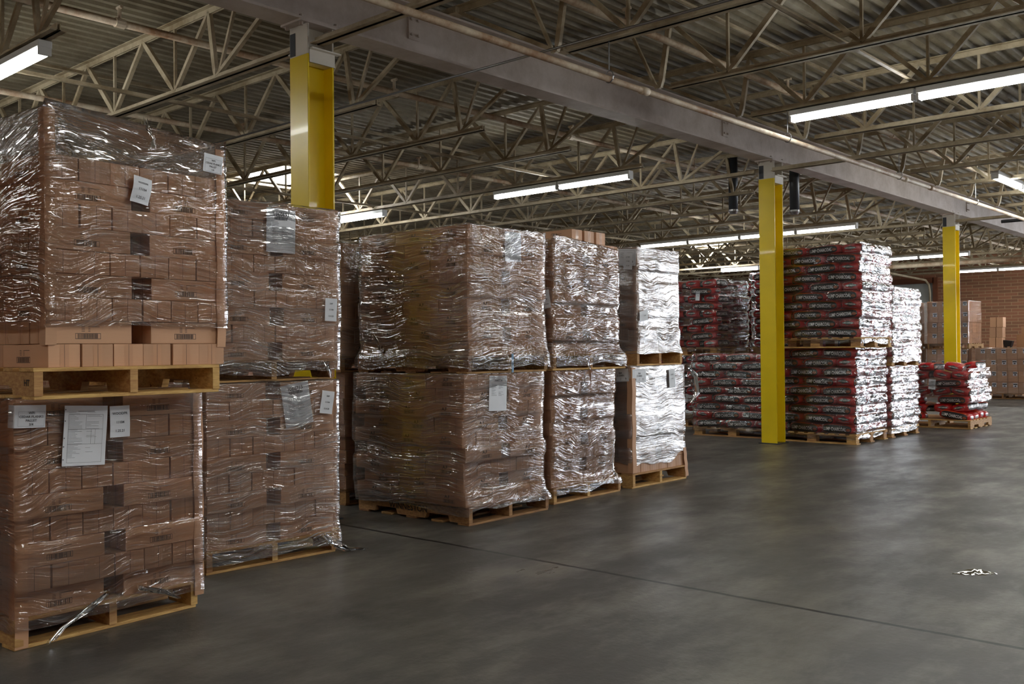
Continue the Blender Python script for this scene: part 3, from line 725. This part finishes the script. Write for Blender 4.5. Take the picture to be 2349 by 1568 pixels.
# stencil on the brown pallet
def stencil(pal, txt, x, z, size, mat='print'):
    vs, fs = text2d(txt, .015); b = MB(); b.add([(x+px*size, -.0012, z+pz*size) for px, pz in vs], fs); b.build('stencilled_lettering', mat, pal)
for o_ in [q for q in C.objects if q.name.startswith('wooden_pallet')]:
    if 'stencilled' in o_['label']: stencil(o_, 'WINNESTON', -.5, .062, .055)
    if 'stamped' in o_['label']: stencil(o_, 'HT', -.05, .055, .03)
# ================================================================ PAPER SHEETS
def sheet(name, ax, plane, cu, cz, wd, ht, tilt, label, lines=(), rects=(), mat='paper', curl=.003, fold=None, seed=0):
    rzp = 0
    if isinstance(plane, tuple):
        X0, Y0, dg, pout = plane; rzp = D2R(dg); plane = X0-math.tan(rzp)*(cu-Y0)+pout
    b = MB(); nu, nv = 8, 10
    def srf(u, v): return curl*(math.sin(v/ht*5+seed)+.5*math.sin(u/wd*4+seed*2))*.5
    def place(u, v, d):
        x = srf(u, v)+d
        if fold is not None and u < fold: return (x-(fold-u), fold+d, v)
        return (x, u, v)
    us = [wd*(i/nu-.5) for i in range(nu+1)]
    if fold is not None: us = sorted(us+[fold])
    n = len(us); vs = []
    for d in (0, -.0006):
        for j in range(nv+1):
            for u in us: vs.append(place(u, ht*(j/nv-.5), d))
    q = n*(nv+1); fs = []
    for j in range(nv):
        for i in range(n-1):
            a = j*n+i; fs += [(a, a+1, a+n+1, a+n), (q+a, q+a+n, q+a+n+1, q+a+1)]
    b.add(vs, fs, 0)
    for s_, size, u0, v0 in lines:
        tv, tf = text2d(s_, .012)
        b.add([place(u0+px*size, v0+pz*size, .0012) for px, pz in tv], tf, 1)
    for (a0, v0, a1, v1) in rects:
        b.add([place(a0, v0, .001), place(a1, v0, .001), place(a1, v1, .001), place(a0, v1, .001)], [(0, 1, 2, 3)], 1)
    me = b.mesh(name, [mat, 'ink'])
    o = mk(name, me)
    T = Matrix.Translation((plane*H, cu*H, cz*H)) if ax == 'x' else Matrix.Translation((cu*H, plane*H, cz*H)) @ Matrix.Rotation(-math.pi/2, 4, 'Z')
    o.matrix_world = T @ Matrix.Rotation(rzp, 4, 'Z') @ Matrix.Rotation(D2R(tilt), 4, 'X')
    tag(o, label, 'paper label', 'paper sheets and tags on the loads'); return o
def barcode(cx, cz, w_, h_, seed=1):
    r = random.Random(seed); out = []; x = cx-w_/2
    while x < cx+w_/2: d = r.choice([.0008, .0014, .002]); out.append((x, cz-h_/2, x+d, cz+h_/2)); x += d+r.choice([.0009, .0016])
    return out
def framer(w_, h_, t_=.0005, cx=0, cz=0): return [(cx-w_/2, cz-h_/2, cx+w_/2, cz-h_/2+t_), (cx-w_/2, cz+h_/2-t_, cx+w_/2, cz+h_/2), (cx-w_/2, cz-h_/2, cx-w_/2+t_, cz+h_/2), (cx+w_/2-t_, cz-h_/2, cx+w_/2, cz+h_/2)]
def form_lines(w_, h_, n, seed, t_=.0006, z1=.4, z0=-.4):
    r = random.Random(seed); out = []
    for i in range(n):
        z = h_*(z1+(z0-z1)*i/n); a = -w_*.42
        out.append((a, z, a+w_*r.uniform(.12, .36), z+t_))
        if r.random() < .6: out.append((w_*.02, z, w_*(.02+r.uniform(.1, .36)), z+t_))
    return out
def cedar(k): return [('WPI', .0115, 0, .012), ('CEDAR PLANKS', .0115, 0, -.001), ('PALLET', .0115, 0, -.014), (k, .0115, 0, -.027)]
sheet('paper_label', 'x', (-3.295, 1.352, 5, .024), 1.99, 1.722, .084, .07, -4, 'white paper CEDAR PLANKS 1/4 label at top right of nearest upper load', [(s, z*.82, a, c*.9) for s, z, a, c in cedar('1/4')], framer(.07, .05, cz=-.007))
sheet('paper_label', 'x', (-3.295, 1.352, 5, .026), 1.687, 1.582, .073, .095, -9, 'white curled 11104 note on the front of the nearest upper load', [('WOODPR', .009, 0, .025), ('11104', .013, 0, .002), ('1.25.21', .013, 0, -.027)], curl=.009, seed=1)
sheet('paper_label', 'x', (-3.44, 1.305, 3, .026), 1.322, .789, .15, .077, -2, 'white CEDAR PLANKS 3/4 label folded round corner of nearest lower load', [(s, z, a+.027, c) for s, z, a, c in cedar('3/4')]+[('CEDAR PLANKS', .006, -.052, 0), ('PALLET', .006, -.052, -.012)], framer(.088, .05, cx=.027, cz=-.008), fold=-.028)
fr = form_lines(.15, .205, 34, 3)+framer(.125, .17, .0006, cz=-.01)+[(-.0625, .022, .0625, .0226), (-.0625, -.03, .0625, -.0294), (0, .022, .0006, .075), (.02, -.03, .0206, .022), (.035, -.03, .0356, .022), (-.03, .0855, .03, .087)]
sheet('paper_form', 'x', (-3.44, 1.305, 3, .022), 1.538, .709, .156, .212, -3, 'large printed form in a clear sleeve on the nearest lower load', [], fr+[(-.076, z, -.073, z+.004) for z in (-.085, -.04, -.01, .05, .09)], curl=.004)
sheet('paper_label', 'x', (-3.44, 1.305, 3, .024), 1.668, .751, .077, .114, 0, 'white WOODPR 11104 tag right of the printed form on lower load', [('WOODPR', .013, 0, .029), ('11104', .013, 0, -.003), ('1.25.21', .013, 0, -.034)], curl=.003, seed=2)
def bill(num, seed): return [(num, .026, 0, .078)], barcode(0, .06, .075, .016, seed)+form_lines(.12, .2, 16, seed, .0016, .2, -.35)
l_, r_ = bill('1060691', 5)
sheet('paper_form', 'x', (-3.93, 2.33, -1, .018), 2.695, 1.576, .16, .209, -1, 'translucent 1060691 sheet under wrap on the second upper load', l_, r_, curl=.001)
sheet('paper_label', 'x', (-3.93, 2.33, -1, .024), 2.978, 1.206, .07, .113, -2, 'small white tag at right edge of the second upper load', [('SAP', .011, 0, .03), ('11104', .011, 0, 0), ('12.4.20', .011, 0, -.032)], curl=.002)
l_, r_ = bill('1060715', 6)
sheet('paper_form', 'x', (-3.93, 2.305, -1.5, .018), 2.775, .745, .157, .205, 9, 'tilted 1060715 sheet under wrap on the second lower load', l_, r_, curl=.001)
sheet('paper_label', 'x', (-3.93, 2.305, -1.5, .032), 2.94, .748, .072, .112, -8, 'small white tilted tag at top right of the second lower load', [('SAP', .011, 0, .03), ('11104', .011, 0, 0), ('12.4.20', .011, 0, -.032)], curl=.004)
sheet('paper_form', 'x', (-3.875, 3.925, 1.5, .018), 4.31, 1.614, .148, .176, 0, 'faint paper sheet under shiny wrap on the third upper load', [], form_lines(.14, .16, 9, 8, .0012, .3, -.1), curl=.001)
sheet('paper_form', 'x', (-3.875, 3.885, 1.5, .02), 4.16, .744, .154, .205, -2, 'long white sheet under wrap on front of the third lower load', [('1060714', .02, 0, .075)], form_lines(.14, .19, 14, 9, .0012, .28, -.1), curl=.001)
sheet('paper_label', 'y', 4.782, -4.012, 1.321, .07, .117, 8, 'small white tag in the gap left of the fourth upper load', [('SAP', .011, .0, .03), ('11104', .011, 0, 0), ('11.24.20', .011, 0, -.032)], curl=.003)
sheet('paper_form', 'y', 5.775, -4.075, 1.66, .16, .12, -4, 'printed shipping placard on left top of the fifth upper load', [('9', .03, .05, -.035)], framer(.14, .1, .001)+form_lines(.14, .11, 7, 11, .001, .3, -.1))
sheet('paper_label', 'y', 5.768, -4.06, 1.63, .078, .12, -4, 'small white tag pinned over the placard on fifth upper load', [('LS 7009', .011, 0, .03), ('11104', .011, 0, 0), ('5.1.20', .011, 0, -.032)])
sheet('paper_label', 'x', -3.976, 5.84, 1.234, .1, .075, 10, 'small tilted white tag on front of the bright upper fifth load', [('11104', .011, .01, 0)], curl=.006)
pl = [('864', .018, 0, .016), ('Z1304IN', .018, 0, -.003), ('4', .024, -.045, -.028), ('/', .024, 0, -.028), ('9', .024, .045, -.028)]
sheet('paper_form', 'y', 5.676, -4.07, .807, .14, .09, 3, 'white 4 / 9 placard on left side of the fifth lower load', pl, framer(.13, .08, .0008))
sheet('paper_form', 'x', -3.976, 5.775, .803, .17, .095, 0, 'white 4 / 9 placard under wrap on front of fifth lower load', pl, framer(.13, .08, .0008), curl=.001)
sheet('paper_label', 'x', -3.972, 6.2, .771, .08, .139, 6, 'small white tag at top right of the fifth lower load', [('LS 7009', .011, 0, .03), ('11104', .011, 0, 0)], curl=.003)
sheet('paper_label', 'y', 12.14, -4.082, .528, .082, .122, -5, 'white paper tag on the front of the messy charcoal pallet', [('11104', .014, 0, 0), ('12.8.20', .014, 0, -.035)], framer(.03, .012, .003, 0, .03))
sheet('paper_label', 'x', -3.885, 9.74, 1.366, .1, .11, -6, 'small white tag on the bright side of the tall charcoal stack', [('11104', .014, 0, 0)], curl=.01)
sheet('paper_label', 'y', 10.597, -6.40, 1.65, .06, .115, -6, 'small white tag on the leftmost back charcoal stack', [('11104', .014, 0, 0)], curl=.004)
# ================================================================ CHARCOAL BAGS
BL, BW, BH = .37, .212, .1
def bag_mesh(seed):
    a, bb, c = BW/2, BL/2, BH/2; n1 = 4.2
    off = Vector((seed*7.3, seed*2.1, 0))
    def disp(P):
        q = Vector((P.x*9, P.y*9, P.z*14))+off
        s_ = 1+.05*noise.noise(q)+.03*noise.noise(q*2.3)
        return Vector((P.x*s_, P.y*(s_*.4+.6), P.z*(1+(s_-1)*1.8)+.006*noise.noise(Vector((P.y*12, seed, 0)))))
    b = MB(); N = (8, 18, 6)
    bm = bmesh.new(); idx = {}
    def vert(u, v, w_):
        k = (round(u, 4), round(v, 4), round(w_, 4))
        if k not in idx:
            nn = (abs(u)**n1+abs(v)**(n1*1.6)+abs(w_)**3.8)**(1/n1)
            P = Vector((u/nn*a, v/nn*bb, w_/nn*c)); idx[k] = bm.verts.new(disp(P))
        return idx[k]
    rng = lambda n: [-1+2*i/n for i in range(n+1)]
    U, V, Wv = rng(N[0]), rng(N[1]), rng(N[2])
    for s_ in (1, -1):
        for A, B_, f in ((U, V, lambda p_, q: (p_, q, s_)), (U, Wv, lambda p_, q: (p_, s_, q)), (V, Wv, lambda p_, q: (s_, p_, q))):
            for i in range(len(A)-1):
                for j in range(len(B_)-1):
                    vs = [vert(*f(A[i], B_[j])), vert(*f(A[i+1], B_[j])), vert(*f(A[i+1], B_[j+1])), vert(*f(A[i], B_[j+1]))]
                    try: bm.faces.new(vs)
                    except ValueError: pass
    bmesh.ops.recalc_face_normals(bm, faces=bm.faces[:]); bm.verts.index_update()
    b.add([v.co.copy() for v in bm.verts], [[v.index for v in f.verts] for f in bm.faces], 0); bm.free()
    # lettering laid on the curved faces
    import mathutils
    bv = mathutils.bvhtree.BVHTree.FromPolygons([Vector(v) for v in b.v], b.f)
    def put(txt, size, u0, v0, axis, sgn, bold, sx=1.0):
        tv, tf = text2d(txt, bold); pts = []
        for px, pz in tv:
            u, v = u0+px*size*sx, v0+pz*size
            if axis == 'x': org, d = Vector((sgn*.3, sgn*u, v)), Vector((-sgn, 0, 0))
            else: org, d = Vector((-sgn*u, sgn*.4, v)), Vector((0, -sgn, 0))
            h = bv.ray_cast(org, d); p_ = h[0] if h[0] else org+d*.2
            pts.append(p_-d*.0016)
        b.add(pts, tf, 1)
    for sgn in (1, -1):
        put('LUMP CHARCOAL', .047, -.022, -.006, 'x', sgn, .02, .62)
        put('LUMP CHARCOAL', .019, 0, .004, 'y', sgn, .02, .68)
        tv, tf = text2d('LUMP', .02)
    return b.mesh('charcoal_bag', ['bag', 'bagtext'], smooth=True)
BAGS = [bag_mesh(i+1) for i in range(4)]
def bag_load(loc, rz, zc, pitch, pattern, desc, seed=1, jit=.01, ang=.04, W=.94, side=True, lean=(0, 0), scale=1.0):
    """local +x is the face towards the viewer, local +y runs right; pattern is a list of layer codes"""
    r = random.Random(seed); T0 = frame(loc, rz); ext = Ext()
    for i, code in enumerate(pattern):
        it = []; z = zc+(i+.5)*pitch; g = BW; e = W-2*BL-g*.98
        if code == 'E':      # end-on bag, then two long
            it.append((-BL/2, g/2, 1, 'end-on bag at left'))
            it.append((-g/2, g+BL*.5, 0, 'middle bag')); it.append((-g/2, W-BL/2, 0, 'right-hand bag'))
            if side:
                for q in (1, 2, 3): it.append((-g*.97*(q+.5), W-BL/2, 0, 'bag, right side, %s back' % ORD[q]))
        elif code == 'L':    # two long, then end-on
            it.append((-g/2, BL/2, 0, 'left-hand bag')); it.append((-g/2, BL*1.5+.005, 0, 'middle bag')); it.append((-BL/2, W-g/2, 1, 'end-on bag at right'))
            if side: it.append((-BL*1.5, W-g/2, 1, 'back bag on right side'))
        elif code == '2':
            it.append((-g/2, BL/2+.01, 0, 'left-hand long bag')); it.append((-g/2, W-BL/2-.01, 0, 'right-hand long bag'))
            if side:
                for q in (1, 2, 3): it.append((-g*.93*(q+.5), W-BL/2-.01, 0, 'bag, right side, %s back' % ORD[q]))
        elif code in '43':
            k = int(code)
            for q in range(k): it.append((-BL/2-.02*r.random(), g/2+(W-g)*(q+(0 if k == 4 else .25))/(3 if k == 4 else 2.6), 1, 'end-on bag %s from left' % ORD[q]))
            if side: it.append((-BL*1.5, W-g/2, 1, 'back bag on right side'))
        ox, oy = lean[0]*i+r.uniform(-jit, jit), lean[1]*i+r.uniform(-jit, jit)
        for x, y, rot, nm in it:
            x += ox+r.uniform(-.006, .006); y += oy+r.uniform(-.006, .006)
            o = mk('charcoal_bag', BAGS[r.randrange(4)], loc=T0 @ Vector((x, y, z)))
            flip = 0 if rot == 0 else math.pi/2
            o.rotation_euler = (r.uniform(-ang, ang), r.uniform(-ang, ang)*.3, rz+flip+r.uniform(-ang, ang)*.5)
            if rot == 1: o.rotation_euler = (r.uniform(-ang, ang)*.2, r.uniform(-ang, ang)*1.5, rz+flip*(-1)+r.uniform(-ang, ang))
            o.scale = (1, 1, pitch/BH*1.06*r.uniform(.97, 1.04))
            tag(o, 'red charcoal %s, layer %s of %s' % (nm, NUM[i], desc), 'charcoal bag', 'charcoal bags on '+desc)
        ext.add(z-pitch/2, z+pitch/2, (-4*g*.95+ox, ox+.004, oy-.006, W+oy+.006))
    return ext
RB = -math.pi/2
def bload(nm, X, Y, deg, z0, n, pitch, pat, ph=.105, W=.94, film_='film_bag', plab='', flab='', pk='block', wood='wood', jit=.014, ang=.075, side=True, seed=1, fz=.05, ft=None, lean=(0, 0), fo=.012, **kw):
    rz = RB+D2R(deg)
    pallet(pk, round(W+.03, 3), .84, wood, (X-.01, Y-.012, z0), rz, plab)
    ext = bag_load((X, Y, 0), rz, z0+ph, pitch, pat, nm, seed=seed, jit=jit, ang=ang, W=W, side=side, lean=lean)
    if film_: film((X, Y, 0), rz, ext, z0+fz, ft or z0+ph+n*pitch+.01, film_, flab, out=fo, seed=seed+20, wr=.01, ragged=.03, bulge=(z0+ph, pitch, .022, n), **kw)
bload('the lower middle-column stack', -4.93, 9.60, 0, 0, 9, .097, 'ELELELELE', plab='pale pallet on the floor right of the middle yellow column', flab='wrap around the lower charcoal stack right of the middle column', seed=31, film_='film_bag')
bload('the upper middle-column stack', -4.82, 9.47, 0, .985, 10, .094, 'ELELELELEL', plab='pale pallet carrying the upper charcoal stack right of middle column', flab='wrap around the tall upper charcoal stack right of middle column', seed=32, film_='film_bag', lean=(0, .001), jit=.014, ang=.07)
bload('the stack left of column', -5.895, 9.655, 2, 0, 9, .091, 'LELELELEL', plab='pale pallet on the floor left of the middle yellow column', flab='wrap around the single charcoal stack left of the middle column', seed=33, film_='film_bag', side=False)
# back charcoal stacks
bload('the leftmost back stack', -7.10, 10.62, 0, .9, 9, .094, '424242424'[:9], plab='pallet under the leftmost back charcoal stack', flab='wrap around the leftmost back charcoal stack', seed=34, side=False, film_='film_bag')
bload('the lower left back stack', -7.10, 10.62, 0, 0, 8, .099, '24242424', plab='pallet on the floor below the leftmost back charcoal stack', flab='wrap around the shadowed lower leftmost back charcoal stack', seed=35, side=False, film_='film_bag')
bload('the middle back stack', -7.12, 11.62, 0, .9, 9, .094, 'LELELELEL', plab='pallet under the middle back charcoal stack', flab='wrap around the middle back charcoal stack', seed=36, side=False, film_='film_bag')
b = MB(); b.box((-7.1, 11.66, 0), (-6.2, 12.4, .895), ch=.01); tag(b.build('cardboard_crate', 'carton'), 'plain cardboard crate in shadow carrying the middle back charcoal stack', 'crate')
bload('the back stack behind column', -6.02, 11.3, 0, .9, 10, .094, 'ELELELELEL', plab='pallet under the back charcoal stack behind the middle column', flab='wrap around the back charcoal stack behind the middle column', seed=37, side=False, film_='film_bag')
b = MB(); b.box((-6.0, 11.34, 0), (-5.1, 12.1, .895), ch=.01); tag(b.build('cardboard_crate', 'carton'), 'plain cardboard crate in shadow under charcoal stack behind column', 'crate')
# bright wrapped stack just behind the tall one
bload('the lower white-wrapped stack', -4.93, 10.55, 0, 0, 7, .095, 'ELELELE', plab='pallet on the floor under the white-wrapped charcoal stack', flab='dazzling wrap around the lower hidden charcoal stack at right', seed=38, film_='film_bag_heavy', lean=(0, .001))
bload('the upper white-wrapped stack', -4.92, 10.55, 0, .775, 8, .094, 'LELELELE', plab='pallet under the upper white-wrapped charcoal stack', flab='dazzling wrap around the upper hidden charcoal stack at right', seed=39, film_='film_bag_heavy', fo=.03)
# messy pallet
bload('the messy pallet', -4.585, 12.16, 0, 0, 7, .097, '2424243', plab='pale pallet under the messy half-wrapped charcoal load at right', flab='wrap bunched round the middle of the messy charcoal load', pk='stringer', seed=40, W=.915, jit=.018, ang=.2, fz=.31, ft=.72, film_='film_bag', lean=(0, -.003))
# ================================================================ FAR PALLETS OF LABELLED CARTONS
def lab_carton(W_, D_, H_, seed):
    b = MB(); b.box((-D_/2, -W_/2, 0), (D_/2, W_/2, H_), 0, ch=.002)
    for s in (1, -1):
        x = s*(D_/2+.001); y0, y1, z0, z1 = .0, W_*.42, H_*.55, H_*.93
        b.add([(x, y0, z0), (x, y1, z0), (x, y1, z1), (x, y0, z1)], [(0, 1, 2, 3)], 3)
        for k, (za, zb_, f0, f1) in enumerate(((.76, .86, .04, .96), (.6, .7, .3, .7))):
            x2 = s*(D_/2+.002); b.add([(x2, y0+(y1-y0)*f0, H_*za), (x2, y0+(y1-y0)*f1, H_*za), (x2, y0+(y1-y0)*f1, H_*zb_), (x2, y0+(y1-y0)*f0, H_*zb_)], [(0, 1, 2, 3)], 1)
        x3 = s*(D_/2+.0006); b.add([(x3, -.02, H_*.97), (x3, .02, H_*.97), (x3, .02, H_*.85), (x3, -.02, H_*.85)], [(0, 1, 2, 3)], 2)
    return b
_lc = {}
def far_load(nm, X, Y, nx, pitchx, z0, nl, hh, film_, plab, flab, side=0, wood='wood_old', skip=()):
    W = nx*pitchx; k = (pitchx, hh)
    if k not in _lc: _lc[k] = lab_carton(pitchx-.004, .26, hh-.003, 1).mesh('labelled_carton', ['carton', 'print', 'tape', 'paper'])
    rz = RB; T0 = frame((X, Y, 0), rz); ext = Ext(); r = random.Random(nx*7+int(z0*10))
    pallet('stringer', round(W+.01, 3), .9, wood, (X, Y-.01, z0), rz, plab)
    for i in range(nl):
        z = z0+.105+i*hh; ox, oy = r.uniform(-.006, .006), r.uniform(-.006, .006)
        pts = [(-.13, (j+.5)*pitchx, 0, 'carton %s from left' % ORD[j]) for j in range(nx)]
        pts += [(-.13-.265*(q+1), W-.5*pitchx, 0, 'carton %s back on right side' % ORD[q+1]) for q in range(side)]
        for x, y, rot, d in pts:
            o = mk('labelled_carton', _lc[k], loc=T0 @ Vector((x+ox, y+oy, z)), rz=rz+r.uniform(-.01, .01))
            tag(o, 'brown %s, layer %s of %s' % (d, NUM[i], nm), 'carton', 'labelled cartons on '+nm)
        ext.add(z, z+hh, (-.8+ox, ox+.002, oy, W+oy))
    if film_: film((X, Y, 0), rz, ext, z0+.06, z0+.105+nl*hh+.006, film_, flab, seed=int(X*10)+50+int(z0*3), ns=14, wr=.006)
far_load('the upper far left load', -7.25, 19.2, 4, .145, .93, 4, .2, 'film', 'brown pallet under the upper far left labelled load', 'wrap on the upper far left load of labelled cartons')
far_load('the upper far right load', -6.54, 19.25, 4, .185, .93, 4, .2, 'film', 'orange brown pallet under the upper far right labelled load', 'wrap on the upper far right load of labelled cartons', side=2)
far_load('the lower far left load', -7.25, 19.25, 4, .145, 0, 4, .2055, 'film', 'brown pallet on floor under the far left labelled load', 'wrap on the lower far left load of labelled cartons')
far_load('the lower far middle load', -6.58, 19.3, 4, .185, 0, 4, .2055, 'film', 'brown pallet on floor under the far middle labelled load', 'wrap on the lower far middle load of labelled cartons')
far_load('the lower far right load', -5.70, 19.35, 5, .18, 0, 4, .208, 'film', 'orange brown pallet on floor at right edge of the photo', 'wrap on the lower far load at the right edge')
# loose cartons and clutter behind
pm = lab_carton(.115, .2, .2, 2).mesh('plain_carton', ['carton', 'carton', 'tape', 'carton'])
base = MB(); base.box((-5.98, 20.9, 0), (-5.3, 21.35, .94), ch=.01); tag(base.build('cardboard_crate', 'carton'), 'big plain cardboard crate behind the right far load', 'crate')
for i in range(3):
    for j in range(2):
        o = mk('plain_carton', pm, loc=(-5.86+.125*j+.01*i, 21.05, .942+.205*i), rz=RB)
        tag(o, 'small plain tan carton against the brick wall, %s column, layer %s' % (('left', 'right')[j], NUM[i]), 'carton', 'plain cartons near the brick wall')
b = MB(); b.add([(-.07, -.06, 0), (.06, -.06, 0), (.06, .06, 0), (-.07, .06, 0), (-.09, -.08, .13), (.09, -.08, .11), (.09, .08, .11), (-.09, .08, .13)], [(0, 3, 2, 1), (4, 5, 6, 7), (0, 1, 5, 4), (1, 2, 6, 5), (2, 3, 7, 6), (3, 0, 4, 7)])
o = b.build('plastic_bin', 'black', loc=(-5.60, 21.1, .965)); tag(o, 'small black plastic bin beside the plain cartons near brick wall', 'bin')
for s in (-1, 1):
    b = MB(); b.box((s*.045-.01, -.04, -.024), (s*.045+.01, .04, .002)); b.build('foot', 'black', o)
b = MB(); b.box((-5.53, 21.4, .0), (-4.9, 21.9, 1.2), ch=.008); b.box((-5.45, 21.45, 1.2), (-4.9, 21.9, 1.36), ch=.008); tag(b.build('cardboard_box', 'carton'), 'large brown cardboard box at the right edge before brick wall', 'box')
# scrap of film on the floor
def scrap():
    b = MB(); n, m_ = 14, 6; vs = []
    for i in range(n+1):
        for j in range(m_+1):
            t_ = i/n; wv = .045*math.sin(math.pi*t_)**.8+.004
            u = (t_-.5)*.2; v = (j/m_-.5)*wv
            z = .006+.016*abs(noise.noise(Vector((t_*7, j*.8, 2))))+.012*math.sin(math.pi*t_)*(j/m_)
            vs.append((u*.8-v*.3, u*.55+v, z))
    b.add(vs, [(i*(m_+1)+j, i*(m_+1)+j+1, (i+1)*(m_+1)+j+1, (i+1)*(m_+1)+j) for i in range(n) for j in range(m_)])
    o = b.build('plastic_scrap', 'film_mid', loc=(-1.33, 4.46, 0), rz=.1, smooth=True); tag(o, 'crumpled scrap of clear plastic film lying on the right floor', 'litter')
scrap()
